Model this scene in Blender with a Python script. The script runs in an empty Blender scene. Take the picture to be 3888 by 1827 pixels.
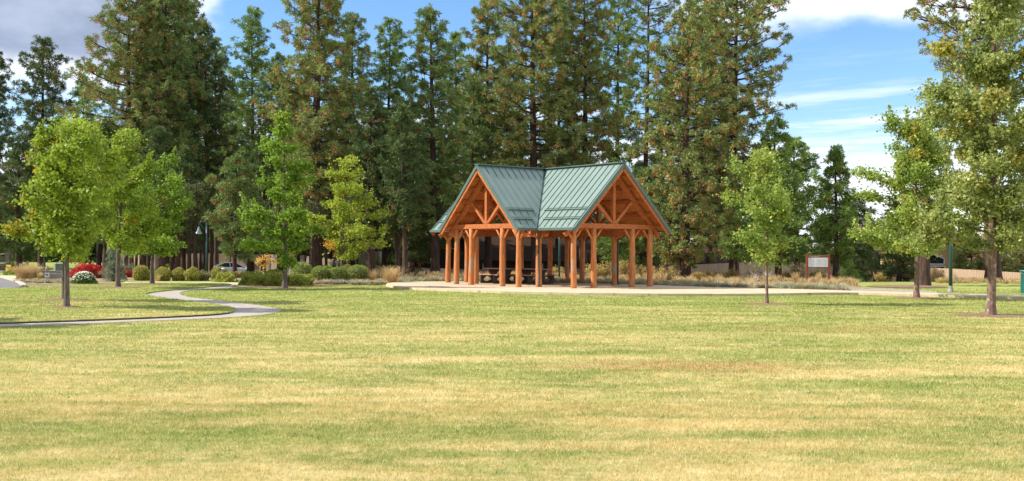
import bpy, bmesh, math, random
import numpy as np
from mathutils import Vector, Matrix

# ------------------------------------------------------------------ camera, light, exposure
sc = bpy.context.scene
COL = sc.collection
F_PX, HOR, CAM_H, ROLL = 4079.4, 946.3, 1.765, 0.0053
cam_d = bpy.data.cameras.new('camera'); cam = bpy.data.objects.new('camera', cam_d); COL.objects.link(cam)
cam_d.sensor_fit = 'HORIZONTAL'; cam_d.sensor_width = 36.0; cam_d.lens = 36.0 * F_PX / 3888.0
cam_d.shift_y = (HOR - 913.5) / 3888.0
cam_d.clip_start = 0.1; cam_d.clip_end = 3000
cam.matrix_world = Matrix.Translation((0, 0, CAM_H)) @ Matrix.Rotation(math.pi / 2, 4, 'X') @ Matrix.Rotation(ROLL, 4, 'Z')
sc.camera = cam

SUN_EL = math.radians(39.5)
sx, sy = -1.0, -0.04
n_ = math.hypot(sx, sy); sx /= n_; sy /= n_
SUN = Vector((sx * math.cos(SUN_EL), sy * math.cos(SUN_EL), math.sin(SUN_EL)))
ld = bpy.data.lights.new('sun', 'SUN'); ld.energy = 4.6; ld.angle = math.radians(0.55); ld.color = (1.0, 0.935, 0.83)
lo = bpy.data.objects.new('sun', ld); COL.objects.link(lo)
lo.rotation_euler = SUN.to_track_quat('Z', 'Y').to_euler()

world = bpy.data.worlds.new("World"); sc.world = world; world.use_nodes = True
def build_world():
    nt = world.node_tree; nt.nodes.clear(); L = nt.links
    def nd(t, **k):
        n = nt.nodes.new(t)
        for a, b in k.items(): setattr(n, a, b)
        return n
    def m(op, a, b=None, c=None):
        n = nd('ShaderNodeMath', operation=op)
        for i, v in enumerate((a, b, c)):
            if v is None: continue
            if isinstance(v, (int, float)): n.inputs[i].default_value = v
            else: L.new(v, n.inputs[i])
        return n.outputs[0]
    def ss(v, a, b):
        n = nd('ShaderNodeMapRange', interpolation_type='SMOOTHSTEP'); L.new(v, n.inputs[0])
        n.inputs[1].default_value = a; n.inputs[2].default_value = b
        return n.outputs[0]
    sky = nd('ShaderNodeTexSky', sky_type='NISHITA'); sky.sun_disc = False
    sky.sun_elevation = SUN_EL; sky.sun_rotation = math.atan2(sx, sy) % (2 * math.pi)
    sky.air_density = 1.0; sky.dust_density = 0.6; sky.ozone_density = 3.0; sky.altitude = 1100
    tc = nd('ShaderNodeTexCoord'); sp = nd('ShaderNodeSeparateXYZ'); L.new(tc.outputs['Generated'], sp.inputs[0])
    X, Y, Z = sp.outputs
    az = m('ARCTAN2', X, Y); el = m('ARCSINE', Z)
    def noise(sx_, sy_, scale, det, rough, tilt=0.0, off=0.0):
        cb = nd('ShaderNodeCombineXYZ')
        L.new(m('MULTIPLY', az, sx_), cb.inputs[0]); L.new(m('MULTIPLY', m('ADD', el, m('MULTIPLY', az, tilt)), sy_), cb.inputs[1])
        cb.inputs[2].default_value = off
        n = nd('ShaderNodeTexNoise'); n.inputs['Scale'].default_value = scale; n.inputs['Detail'].default_value = det
        n.inputs['Roughness'].default_value = rough; L.new(cb.outputs[0], n.inputs['Vector'])
        return n.outputs['Fac']
    big = noise(1, 1.6, 9, 6, .55, 0, 3.1)
    bigc = m('SUBTRACT', big, .5)
    # cumulus bank in the upper left
    azp = m('ADD', az, m('MULTIPLY', bigc, -.16)); elp = m('ADD', el, m('MULTIPLY', bigc, .10))
    left = m('MULTIPLY', ss(azp, -.262, -.315), ss(elp, .118, .150))
    core = m('MULTIPLY', ss(azp, -.285, -.335), ss(elp, .138, .166))
    # bank along the top right and thin horizontal streaks
    topr = m('MULTIPLY', ss(m('ADD', el, m('MULTIPLY', bigc, .07)), .186, .212), ss(az, .10, .2))
    st = noise(2.2, 26, 2.6, 5, .6, -.05, 7.7)
    st2 = noise(1.4, 15, 2.4, 6, .62, -.03, 1.7)
    streak = m('MULTIPLY', ss(st, .46, .78), m('MULTIPLY', ss(el, .20, .12), ss(az, -.05, .12)))
    lowb = m('MULTIPLY', ss(m('ADD', st2, m('MULTIPLY', m('SUBTRACT', .105, el), 3.2)), .44, .62), ss(el, .17, .12))
    # scattered cloud over the rest of the sky
    rest = m('MULTIPLY', ss(noise(1, 1.6, 4, 6, .6, 0, 12.), .52, .68), ss(el, .30, .45))
    mask = m('MAXIMUM', m('MAXIMUM', m('MULTIPLY', left, .97), m('MULTIPLY', topr, .85)), m('MAXIMUM', m('MULTIPLY', streak, .62), m('MAXIMUM', m('MULTIPLY', lowb, .85), m('MULTIPLY', rest, .8))))
    mask = m('MULTIPLY', mask, ss(el, -.01, .02))
    cr = nd('ShaderNodeMixRGB'); L.new(core, cr.inputs[0])
    cr.inputs[1].default_value = (.80, .83, .90, 1)
    gr = nd('ShaderNodeMixRGB'); L.new(ss(big, .35, .65), gr.inputs[0])
    gr.inputs[1].default_value = (.21, .26, .37, 1); gr.inputs[2].default_value = (.36, .41, .53, 1)
    L.new(gr.outputs[0], cr.inputs[2])
    hs = nd('ShaderNodeHueSaturation'); hs.inputs['Saturation'].default_value = 1.15; L.new(sky.outputs[0], hs.inputs['Color'])
    b1 = nd('ShaderNodeBackground'); L.new(hs.outputs[0], b1.inputs[0]); b1.inputs[1].default_value = 0.13
    b2 = nd('ShaderNodeBackground'); L.new(cr.outputs[0], b2.inputs[0]); b2.inputs[1].default_value = 1.0
    mx = nd('ShaderNodeMixShader'); L.new(mask, mx.inputs[0]); L.new(b1.outputs[0], mx.inputs[1]); L.new(b2.outputs[0], mx.inputs[2])
    out = nd('ShaderNodeOutputWorld'); L.new(mx.outputs[0], out.inputs[0])
build_world()
sc.view_settings.view_transform = 'Standard'; sc.view_settings.look = 'None'
sc.view_settings.exposure = 0.65; sc.view_settings.gamma = 1.0; sc.view_settings.use_curve_mapping = False

# ------------------------------------------------------------------ helpers
def horizon(px): return HOR + ROLL * (px - 1944.0)
def X(px, D): return (px - 1944.0) * D / F_PX                # lateral metres of a sight line at depth D
def ZP(px, py, D): return CAM_H - (py - horizon(px)) * D / F_PX
def G(px, py, z=-0.1):                                        # where a sight line meets the level z
    D = (CAM_H - z) * F_PX / (py - horizon(px)); return (X(px, D), D)

def tag(o, label=None, cat=None, group=None, kind=None):
    if label: o['label'] = label
    if cat: o['category'] = cat
    if group: o['group'] = group
    if kind: o['kind'] = kind
    return o
def empty(name, loc, rz=0.0):
    o = bpy.data.objects.new(name, None); COL.objects.link(o); o.location = loc; o.rotation_euler = (0, 0, rz)
    o.empty_display_size = 0.3
    return o
def link(name, me, mat, parent=None):
    o = bpy.data.objects.new(name, me); COL.objects.link(o)
    if mat is not None:
        me.materials.clear(); me.materials.append(mat)
    if parent is not None: o.parent = parent
    return o
def npmesh(name, V, F, mat=None, parent=None, attr=None, smooth=False):
    me = bpy.data.meshes.new(name); V = np.asarray(V, np.float32); F = np.asarray(F, np.int32)
    k = F.shape[1]
    me.vertices.add(len(V)); me.vertices.foreach_set('co', V.ravel())
    me.loops.add(F.size); me.loops.foreach_set('vertex_index', F.ravel())
    me.polygons.add(len(F)); me.polygons.foreach_set('loop_start', np.arange(0, F.size, k, dtype=np.int32))
    if smooth: me.polygons.foreach_set('use_smooth', np.ones(len(F), bool))
    if attr:
        for an, av in attr.items():
            a = me.attributes.new(an, 'FLOAT', 'FACE'); a.data.foreach_set('value', np.asarray(av, np.float32))
    me.update()
    return link(name, me, mat, parent)

class MB:                                                      # collects simple shapes, builds ONE mesh
    def __init__(s): s.v = []; s.f = []
    def add(s, vs, fs):
        n = len(s.v); s.v += [tuple(v) for v in vs]; s.f += [tuple(n + i for i in f) for f in fs]; return s
    def box(s, c, d, M=None):
        x, y, z = c; a, b, e = d[0] / 2, d[1] / 2, d[2] / 2
        vs = [Vector((x + i * a, y + j * b, z + k * e)) for k in (-1, 1) for j in (-1, 1) for i in (-1, 1)]
        if M is not None: vs = [M @ v for v in vs]
        return s.add(vs, [(0, 2, 3, 1), (4, 5, 7, 6), (0, 1, 5, 4), (2, 6, 7, 3), (0, 4, 6, 2), (1, 3, 7, 5)])
    def beam(s, a, b, w, h, up=(0, 0, 1)):                     # squared timber from a to b
        a = Vector(a); b = Vector(b); t = (b - a).normalized(); u = Vector(up)
        r = t.cross(u)
        if r.length < 1e-4: r = t.cross(Vector((0, 1, 0)))
        r.normalize(); u = r.cross(t).normalized()
        vs = [p + r * i * w / 2 + u * j * h / 2 for p in (a, b) for j in (-1, 1) for i in (-1, 1)]
        return s.add(vs, [(0, 1, 3, 2), (4, 6, 7, 5), (0, 4, 5, 1), (2, 3, 7, 6), (0, 2, 6, 4), (1, 5, 7, 3)])
    def tube(s, pts, rad, n=8, cap=True):
        pts = [Vector(p) for p in pts]
        if isinstance(rad, (int, float)): rad = [rad] * len(pts)
        base = len(s.v); prev = None
        for i, p in enumerate(pts):
            t = (pts[min(i + 1, len(pts) - 1)] - pts[max(i - 1, 0)]).normalized()
            if prev is None:
                r = t.cross(Vector((0, 0, 1)));
                if r.length < 1e-3: r = t.cross(Vector((1, 0, 0)))
            else: r = prev - t * prev.dot(t)
            r.normalize(); prev = r; q = t.cross(r)
            for k in range(n):
                an = 2 * math.pi * k / n
                s.v.append(tuple(p + (r * math.cos(an) + q * math.sin(an)) * rad[i]))
        for i in range(len(pts) - 1):
            for k in range(n):
                a = base + i * n + k; b = base + i * n + (k + 1) % n
                s.f.append((a, b, b + n, a + n))
        if cap:
            s.f.append(tuple(base + k for k in range(n))[::-1]); e = base + (len(pts) - 1) * n
            s.f.append(tuple(e + k for k in range(n)))
        return s
    def lathe(s, prof, c=(0, 0, 0), n=16):
        return s.tube([(c[0], c[1], c[2] + z) for r, z in prof], [max(r, .001) for r, z in prof], n)
    def quad(s, a, b, c, d): return s.add([a, b, c, d], [(0, 1, 2, 3)])
    def prism(s, poly, z0, z1):
        n = len(poly)
        return s.add([(x, y, z0) for x, y in poly] + [(x, y, z1) for x, y in poly],
                     [tuple(range(n))[::-1], tuple(range(n, 2 * n))] + [(i, (i + 1) % n, (i + 1) % n + n, i + n) for i in range(n)])
    def build(s, name, mat, parent=None, smooth=False, bevel=0):
        me = bpy.data.meshes.new(name); me.from_pydata(s.v, [], s.f)
        bm = bmesh.new(); bm.from_mesh(me); bmesh.ops.recalc_face_normals(bm, faces=bm.faces)
        if bevel: bmesh.ops.bevel(bm, geom=bm.edges[:], offset=bevel, segments=2, affect='EDGES', profile=.6)
        bm.to_mesh(me); bm.free()
        if smooth:
            me.polygons.foreach_set('use_smooth', [len(p.vertices) < 6 for p in me.polygons])
        me.update()
        return link(name, me, mat, parent)

# ------------------------------------------------------------------ materials
def mat_new(name):
    m = bpy.data.materials.new(name); m.use_nodes = True; nt = m.node_tree; nt.nodes.clear()
    out = nt.nodes.new('ShaderNodeOutputMaterial'); return m, nt, out
class NT:
    def __init__(s, nt): s.nt = nt
    def n(s, t, **k):
        n = s.nt.nodes.new(t)
        for a, b in k.items(): setattr(n, a, b)
        return n
    def L(s, a, b): s.nt.links.new(a, b)
    def val(s, inp, v):
        if isinstance(v, (int, float)): inp.default_value = v
        elif isinstance(v, tuple): inp.default_value = v if len(v) == 4 or inp.type == 'VECTOR' else v + (1,)
        else: s.L(v, inp)
    def math(s, op, a, b=None):
        n = s.n('ShaderNodeMath', operation=op); s.val(n.inputs[0], a)
        if b is not None: s.val(n.inputs[1], b)
        return n.outputs[0]
    def ss(s, v, a, b):
        n = s.n('ShaderNodeMapRange', interpolation_type='SMOOTHSTEP'); s.L(v, n.inputs[0]); n.inputs[1].default_value = a; n.inputs[2].default_value = b
        return n.outputs[0]
    def mix(s, f, a, b, bt='MIX'):
        n = s.n('ShaderNodeMixRGB', blend_type=bt); s.val(n.inputs[0], f); s.val(n.inputs[1], a); s.val(n.inputs[2], b); return n.outputs[0]
    def noise(s, scale, det=4, rough=.55, stretch=(1, 1, 1), src='pos', off=(0, 0, 0), dist=0):
        if src == 'pos': c = s.n('ShaderNodeNewGeometry').outputs['Position']
        else: c = s.n('ShaderNodeTexCoord').outputs['Object']
        mp = s.n('ShaderNodeMapping'); s.L(c, mp.inputs[0]); mp.inputs['Scale'].default_value = stretch; mp.inputs['Location'].default_value = off
        n = s.n('ShaderNodeTexNoise'); n.inputs['Scale'].default_value = scale; n.inputs['Detail'].default_value = det
        n.inputs['Roughness'].default_value = rough; n.inputs['Distortion'].default_value = dist; s.L(mp.outputs[0], n.inputs['Vector'])
        return n.outputs['Fac']
    def bump(s, h, strength=.4, dist=.02):
        b = s.n('ShaderNodeBump'); b.inputs['Strength'].default_value = strength; b.inputs['Distance'].default_value = dist; s.L(h, b.inputs['Height']); return b.outputs[0]
def surf(name, c1, c2=None, scale=6, rough=.8, bump=.3, bdist=.01, stretch=(1, 1, 1), src='obj', metal=0, dirt=None, lo=.35, hi=.65, spec=.5, det=5):
    m, nt, out = mat_new(name); q = NT(nt)
    p = q.n('ShaderNodeBsdfPrincipled'); p.inputs['Roughness'].default_value = rough; p.inputs['Metallic'].default_value = metal
    p.inputs['Specular IOR Level'].default_value = spec
    c2 = c2 or tuple(v * .75 for v in c1)
    nz = q.noise(scale, det, .6, stretch, src)
    col = q.mix(q.ss(nz, lo, hi), c1, c2)
    if dirt:
        dn = q.noise(dirt[1], 4, .6, (1, 1, 1), src, (5, 3, 1)); col = q.mix(q.ss(dn, dirt[2], dirt[3]), col, dirt[0])
    q.L(col, p.inputs['Base Color'])
    if bump: q.L(q.bump(nz, bump, bdist), p.inputs['Normal'])
    q.L(p.outputs[0], out.inputs[0]); return m
def leafmat(name, c1, c2, c3=None, trans=.35, rough=.5, tcol=None, p3=.85, spec=.3, patch=None, selfvar=.25):
    # per-face attribute 'tone' picks between leaf colours; thin leaves let light through
    m, nt, out = mat_new(name); q = NT(nt)
    at = q.n('ShaderNodeAttribute'); at.attribute_name = 'tone'; t = at.outputs['Fac']
    col = q.mix(t, c1, c2)
    if c3: 
        ag = q.n('ShaderNodeAttribute'); ag.attribute_name = 'old'
        col = q.mix(ag.outputs['Fac'], col, c3)
    if patch:
        col = q.mix(q.ss(q.noise(patch[1], 3, .5), patch[2], patch[3]), col, patch[0])
    p = q.n('ShaderNodeBsdfPrincipled'); p.inputs['Roughness'].default_value = rough; p.inputs['Specular IOR Level'].default_value = spec
    q.L(col, p.inputs['Base Color'])
    tr = q.n('ShaderNodeBsdfTranslucent'); q.L(q.mix(.5, col, tcol or c2) if tcol else col, tr.inputs[0])
    mx = q.n('ShaderNodeMixShader'); mx.inputs[0].default_value = trans
    q.L(p.outputs[0], mx.inputs[1]); q.L(tr.outputs[0], mx.inputs[2]); q.L(mx.outputs[0], out.inputs[0]); return m

def lawn_color(q):
    # mown lawn: green areas, straw-coloured dry areas, a few worn brown patches
    st = (.75, 1, 1)
    g = q.mix(q.ss(q.noise(.9, 4, .6, st, 'pos', (3, 1, 0)), .35, .7), (.250, .305, .070), (.370, .400, .114))
    s_ = q.mix(q.ss(q.noise(2.2, 4, .6, st, 'pos', (1, 7, 0)), .35, .7), (.600, .485, .205), (.740, .610, .320))
    geo = q.n('ShaderNodeNewGeometry'); sp = q.n('ShaderNodeSeparateXYZ'); q.L(geo.outputs['Position'], sp.inputs[0])
    yy = sp.outputs[1]
    # dry cover grows towards the middle of the field (a real gradient of the lawn, near the camera)
    a = q.noise(.30, 4, .55, (.55, 1, 1), 'pos', (11, 2, 0), .5); b = q.noise(1.3, 5, .68, (.22, 1, 1), 'pos', (4, 4, 0), .5); c = q.noise(7, 5, .7, (.6, 1, 1))
    mixv = q.math('ADD', q.math('MULTIPLY', a, .30), q.math('ADD', q.math('MULTIPLY', b, .52), q.math('MULTIPLY', c, .42)))
    bias = q.math('ADD', q.math('MULTIPLY', q.ss(yy, 34, 9), .035), q.math('MULTIPLY', q.ss(yy, 11, 8.6), .06))
    far = q.math('MULTIPLY', q.ss(yy, 26, 48), -.075)
    mixv = q.math('ADD', mixv, q.math('ADD', bias, far))
    col = q.mix(q.math('MULTIPLY', q.ss(mixv, .548, .755), .95), g, s_)
    # worn brown patches
    def patch(cx, cy, rx, ry):
        dx = q.math('DIVIDE', q.math('SUBTRACT', sp.outputs[0], cx), rx); dy = q.math('DIVIDE', q.math('SUBTRACT', yy, cy), ry)
        d = q.math('ADD', q.math('MULTIPLY', dx, dx), q.math('MULTIPLY', dy, dy))
        d = q.math('ADD', d, q.math('MULTIPLY', q.noise(1.6, 5, .7), 1.6))
        return q.ss(d, 2.0, .9)
    w = q.math('MAXIMUM', patch(2.7, 17.2, 2.7, 1.0), q.math('MULTIPLY', patch(8.4, 25.6, 4.2, 1.3), .55))
    fine = q.ss(q.noise(9, 5, .75, (.5, 1, 1)), .44, .56)
    col = q.mix(q.math('MULTIPLY', q.math('MULTIPLY', w, fine), .72), col, (.46, .235, .10))
    return col
def mat_lawn():
    m, nt, out = mat_new('lawn_grass'); q = NT(nt)
    p = q.n('ShaderNodeBsdfPrincipled'); p.inputs['Roughness'].default_value = .9; p.inputs['Specular IOR Level'].default_value = .1
    col = lawn_color(q)
    f = q.noise(55, 5, .8, (.6, 1, 1)); f2 = q.noise(9, 5, .75, (.5, 1, 1))
    col = q.mix(1.0, col, q.mix(f, (.55, .55, .55), (1.45, 1.45, 1.45)), 'MULTIPLY')
    col = q.mix(1.0, col, q.mix(f2, (.86, .86, .86), (1.14, 1.14, 1.14)), 'MULTIPLY')
    q.L(col, p.inputs['Base Color']); q.L(q.bump(f, .8, .03), p.inputs['Normal'])
    q.L(p.outputs[0], out.inputs[0]); return m
def mat_blade():
    m, nt, out = mat_new('grass_blade'); q = NT(nt)
    col = lawn_color(q)
    at = q.n('ShaderNodeAttribute'); at.attribute_name = 'tone'
    col = q.mix(1.0, col, q.mix(at.outputs['Fac'], (.80, .82, .78), (1.30, 1.26, 1.20)), 'MULTIPLY')
    ao = q.n('ShaderNodeAttribute'); ao.attribute_name = 'old'
    col = q.mix(ao.outputs['Fac'], col, (.80, .68, .38))
    p = q.n('ShaderNodeBsdfPrincipled'); p.inputs['Roughness'].default_value = .6; p.inputs['Specular IOR Level'].default_value = .25; q.L(col, p.inputs['Base Color'])
    tr = q.n('ShaderNodeBsdfTranslucent'); q.L(col, tr.inputs[0]); mx = q.n('ShaderNodeMixShader'); mx.inputs[0].default_value = .4
    q.L(p.outputs[0], mx.inputs[1]); q.L(tr.outputs[0], mx.inputs[2]); q.L(mx.outputs[0], out.inputs[0]); return m

M = {}
M['lawn'] = mat_lawn(); M['blade'] = mat_blade()
M['dryground'] = surf('forest_floor', (.20, .15, .085), (.34, .26, .14), .8, .95, .5, .03, src='pos')
M['mulch'] = surf('bark_mulch', (.16, .085, .05), (.30, .19, .12), 14, .95, .8, .03, src='pos')
M['edge_shade'] = surf('painted_edge_shade', (.05, .04, .025), (.03, .025, .016), 14, .95, .5, .01, src='pos')  # near-black tone painted for the shade under the lawn lip
M['gravel'] = surf('gravel', (.30, .24, .19), (.46, .39, .33), 22, .95, .8, .02, src='pos')
M['path'] = surf('path_concrete', (.41, .365, .32), (.35, .31, .27), 2.2, .9, .2, .004, src='pos', dirt=((.30, .25, .20), 1.1, .58, .75))
M['apron'] = surf('apron_concrete', (.62, .50, .345), (.54, .43, .295), 1.6, .9, .2, .004, src='pos', dirt=((.44, .36, .27), .7, .6, .78))
def slabmat(name, c1, c2, joint, ang, step, dirtc):
    m, nt, out = mat_new(name); q = NT(nt); p = q.n('ShaderNodeBsdfPrincipled'); p.inputs['Roughness'].default_value = .9; p.inputs['Specular IOR Level'].default_value = .3
    col = q.mix(q.ss(q.noise(1.6, 5, .6), .35, .65), c1, c2); col = q.mix(q.ss(q.noise(.6, 5, .65, (1, 1, 1), 'pos', (5, 3, 1)), .56, .76), col, dirtc)
    geo = q.n('ShaderNodeNewGeometry'); mp = q.n('ShaderNodeMapping'); mp.inputs['Rotation'].default_value = (0, 0, ang); q.L(geo.outputs['Position'], mp.inputs[0]); sp = q.n('ShaderNodeSeparateXYZ'); q.L(mp.outputs[0], sp.inputs[0])
    def line(o): return q.ss(q.math('ABSOLUTE', q.math('SUBTRACT', q.math('FRACT', q.math('DIVIDE', o, step)), .5)), .5 - .03 / step, .5 - .012 / step)
    j = q.math('MAXIMUM', line(sp.outputs[0]), line(sp.outputs[1])); col = q.mix(q.math('MULTIPLY', j, .7), col, joint)
    q.L(col, p.inputs['Base Color']); q.L(q.bump(q.noise(30, 3), .2, .003), p.inputs['Normal']); q.L(p.outputs[0], out.inputs[0]); return m
M['slab'] = slabmat('plaza_concrete', (.62, .50, .345), (.54, .43, .295), (.26, .20, .14), .8964, 3.05, (.45, .36, .25))
M['kerb'] = surf('kerb_concrete', (.55, .50, .43), (.42, .37, .32), 4, .9, .3, .005, src='pos')
M['asphalt'] = surf('asphalt', (.20, .19, .19), (.145, .14, .14), 5, .9, .4, .006, src='pos', dirt=((.26, .245, .235), .5, .55, .7))
M['log'] = surf('stained_log', (.620, .235, .075), (.40, .130, .040), 3.2, .62, .5, .008, (7, 7, .8), 'pos', dirt=((.38, .26, .17), 1.5, .54, .70), spec=.35)
M['timber'] = surf('stained_timber', (.52, .165, .045), (.33, .092, .028), 4, .65, .4, .006, (3, 3, 3), 'pos', spec=.3)
M['deck'] = surf('roof_deck_wood', (.56, .195, .058), (.42, .135, .040), 3, .7, .3, .004, (2, 2, 2), 'pos', spec=.3)
M['rail'] = surf('table_plank', (.46, .25, .15), (.34, .17, .10), 5, .6, .3, .004, (1, 8, 8), 'obj')
M['roof'] = surf('green_metal_roof', (.20, .275, .25), (.18, .25, .225), 1.2, .42, .06, .002, spec=.5)
M['seam'] = surf('green_metal_rib', (.125, .19, .17), (.11, .17, .15), 3, .42, 0)
M['rooftrim'] = surf('green_metal_trim', (.085, .145, .13), (.07, .125, .11), 3, .42, 0)
M['downspout'] = surf('dark_green_downspout', (.035, .06, .05), (.028, .05, .042), 3, .4, 0)
M['tableleg'] = surf('brown_cast_concrete', (.070, .052, .045), (.05, .038, .034), 12, .8, .3, .004)
M['lampgreen'] = surf('dark_green_paint', (.012, .075, .062), (.010, .060, .050), 6, .38, 0, spec=.6)
M['lampshade'] = surf('pale_green_enamel', (.10, .20, .20), (.08, .16, .165), 4, .25, 0, spec=.8)
M['lens'] = surf('frosted_lens', (.75, .74, .68), (.7, .69, .62), 4, .3, 0)
M['basegrey'] = surf('cast_metal_base', (.30, .28, .26), (.22, .2, .19), 8, .5, .2)
M['teal'] = surf('teal_painted_steel', (.02, .19, .18), (.016, .15, .145), 5, .4, 0, spec=.6)
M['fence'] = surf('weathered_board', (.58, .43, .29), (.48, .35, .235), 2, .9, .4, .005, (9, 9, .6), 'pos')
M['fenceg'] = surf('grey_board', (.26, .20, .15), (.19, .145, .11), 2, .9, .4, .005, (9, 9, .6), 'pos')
M['redpost'] = surf('red_brown_post', (.26, .062, .030), (.19, .045, .024), 4, .6, .2)
M['panel'] = surf('pale_notice_panel', (.82, .82, .80), (.78, .79, .78), 5, .4, 0)
M['panelgrey'] = surf('printed_column', (.60, .61, .60), (.57, .58, .57), 14, .5, 0)
M['ink'] = surf('dark_ink', (.05, .06, .08), (.04, .05, .06), 5, .5, 0)
M['whitepaint'] = surf('white_paint', (.78, .77, .74), (.72, .71, .68), 5, .5, 0)
M['signboard'] = surf('grey_sign_board', (.30, .26, .215), (.25, .22, .18), 3, .8, .3, .003, (1, 1, 8))
M['signrail'] = surf('light_sign_rail', (.46, .42, .36), (.40, .36, .31), 6, .8, .2)
M['emblueblue'] = surf('emblem_blue', (.02, .10, .28), (.02, .08, .22), 5, .5, 0)
M['emgreen'] = surf('emblem_green', (.03, .16, .06), (.03, .13, .05), 5, .5, 0)
M['emyellow'] = surf('emblem_yellow', (.65, .45, .06), (.6, .4, .05), 5, .5, 0)
M['cabinet'] = surf('green_grey_cabinet', (.16, .18, .14), (.13, .15, .12), 5, .6, 0)
M['cabinetlight'] = surf('pale_cabinet_side', (.72, .76, .60), (.64, .69, .54), 5, .6, 0)
M['pedestal'] = surf('grey_green_pedestal', (.22, .28, .23), (.19, .24, .20), 6, .55, 0)
M['stone'] = surf('grey_brown_stone', (.15, .12, .10), (.085, .07, .06), 5, .9, .7, .03)
M['stonecap'] = surf('pale_stone_cap', (.50, .42, .34), (.40, .33, .27), 5, .9, .3)
M['rock'] = surf('brown_rock', (.36, .25, .17), (.22, .15, .11), 4, .95, .8, .04)
M['bark'] = surf('ponderosa_bark', (.095, .050, .034), (.036, .022, .018), 2.2, .95, .9, .05, (3, 3, .7), 'obj')
M['barkgrey'] = surf('grey_maple_bark', (.165, .128, .108), (.085, .066, .055), 6, .9, .6, .01, (3, 3, .8), 'obj')
M['barkred'] = surf('reddish_maple_bark', (.25, .155, .115), (.13, .08, .06), 6, .9, .6, .01, (3, 3, .9), 'obj', dirt=((.44, .37, .32), 5, .55, .7))
M['barkwhite'] = surf('pale_sapling_bark', (.66, .60, .52), (.50, .45, .40), 8, .8, .3, .005)
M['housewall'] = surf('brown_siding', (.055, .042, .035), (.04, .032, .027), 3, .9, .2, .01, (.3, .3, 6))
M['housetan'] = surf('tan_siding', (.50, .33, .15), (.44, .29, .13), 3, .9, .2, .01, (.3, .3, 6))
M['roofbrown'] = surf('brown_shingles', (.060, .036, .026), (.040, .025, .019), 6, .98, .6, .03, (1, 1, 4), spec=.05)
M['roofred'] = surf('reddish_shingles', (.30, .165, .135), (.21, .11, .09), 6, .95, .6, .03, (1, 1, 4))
M['glass'] = surf('dark_window_glass', (.015, .018, .02), (.03, .035, .04), 2, .08, 0, spec=.8)
M['shed'] = surf('grey_shed_wall', (.27, .26, .25), (.22, .21, .20), 4, .9, .2)
def carmat():
    m, nt, out = mat_new('white_car_paint'); q = NT(nt); p = q.n('ShaderNodeBsdfPrincipled')
    q.L(q.mix(q.ss(q.noise(1.5, 2), .4, .6), (.74, .74, .73), (.70, .70, .69)), p.inputs['Base Color']); p.inputs['Roughness'].default_value = .25; p.inputs['Coat Weight'].default_value = .8
    q.L(p.outputs[0], out.inputs[0]); return m
M['car'] = carmat()
M['tyre'] = surf('tyre_rubber', (.02, .02, .02), (.03, .03, .03), 9, .8, 0)
M['rim'] = surf('alloy_rim', (.5, .5, .5), (.4, .4, .4), 5, .3, 0, metal=.8)
M['taillight'] = surf('red_lamp_glass', (.45, .02, .015), (.35, .015, .01), 5, .2, 0)
M['plate'] = surf('plate_pale', (.7, .72, .75), (.6, .62, .66), 9, .4, 0)

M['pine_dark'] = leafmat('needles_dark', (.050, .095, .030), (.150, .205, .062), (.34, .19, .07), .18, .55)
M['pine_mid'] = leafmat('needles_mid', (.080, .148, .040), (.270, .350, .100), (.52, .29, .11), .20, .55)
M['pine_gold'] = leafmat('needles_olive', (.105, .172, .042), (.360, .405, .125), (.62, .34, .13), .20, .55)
M['pine_young'] = leafmat('needles_fresh', (.095, .180, .040), (.290, .400, .085), (.38, .24, .08), .24, .5)
M['pine_blue'] = leafmat('needles_bluish', (.13, .18, .11), (.32, .38, .24), (.25, .2, .1), .2, .55)
M['maple_a'] = leafmat('leaves_green', (.130, .225, .022), (.400, .500, .055), (.58, .30, .04), .48, .48, spec=.3)
M['maple_b'] = leafmat('leaves_bright_green', (.125, .245, .028), (.340, .480, .060), (.45, .42, .06), .48, .48, spec=.3)
M['maple_c'] = leafmat('leaves_yellow_green', (.230, .340, .030), (.50, .56, .075), (.60, .26, .04), .45, .45, spec=.3)
M['maple_r'] = leafmat('leaves_grey_green', (.165, .240, .055), (.47, .51, .17), (.48, .40, .06), .40, .45, spec=.35)
M['maple_s'] = leafmat('leaves_speckled_green', (.160, .265, .040), (.48, .57, .13), (.50, .42, .07), .42, .45, spec=.35)
M['leaf_yellow'] = leafmat('leaves_orange_yellow', (.62, .33, .04), (.84, .58, .10), None, .4, .5)
M['leaf_red'] = leafmat('leaves_crimson', (.42, .018, .022), (.72, .070, .060), None, .4, .4)
M['box'] = leafmat('clipped_shrub_leaf', (.22, .24, .045), (.60, .54, .12), (.62, .45, .10), .35, .5)
M['boxdark'] = leafmat('dark_shrub_leaf', (.13, .20, .045), (.40, .47, .10), (.42, .40, .10), .3, .45)
M['hedge'] = leafmat('spreading_shrub_leaf', (.190, .270, .040), (.56, .58, .10), (.64, .42, .10), .38, .4, spec=.5)
M['sage'] = leafmat('rabbitbrush_leaf', (.24, .215, .10), (.56, .42, .14), (.62, .38, .10), .3, .6)
M['sagegreen'] = leafmat('grey_green_brush', (.20, .20, .10), (.42, .37, .19), (.45, .3, .1), .3, .6)
M['drygrass'] = leafmat('dry_ornamental_grass', (.45, .32, .14), (.74, .56, .29), None, .35, .6)
M['fescue'] = leafmat('blue_fescue', (.29, .31, .20), (.58, .54, .36), (.66, .46, .24), .3, .6)
M['daisyleaf'] = leafmat('daisy_foliage', (.07, .16, .02), (.22, .34, .06), None, .3, .5)
M['petal'] = leafmat('white_petals', (.85, .84, .70), (.93, .92, .85), None, .25, .6)
M['flower'] = leafmat('orange_flowers', (.70, .26, .03), (.85, .55, .08), None, .3, .6)
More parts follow.
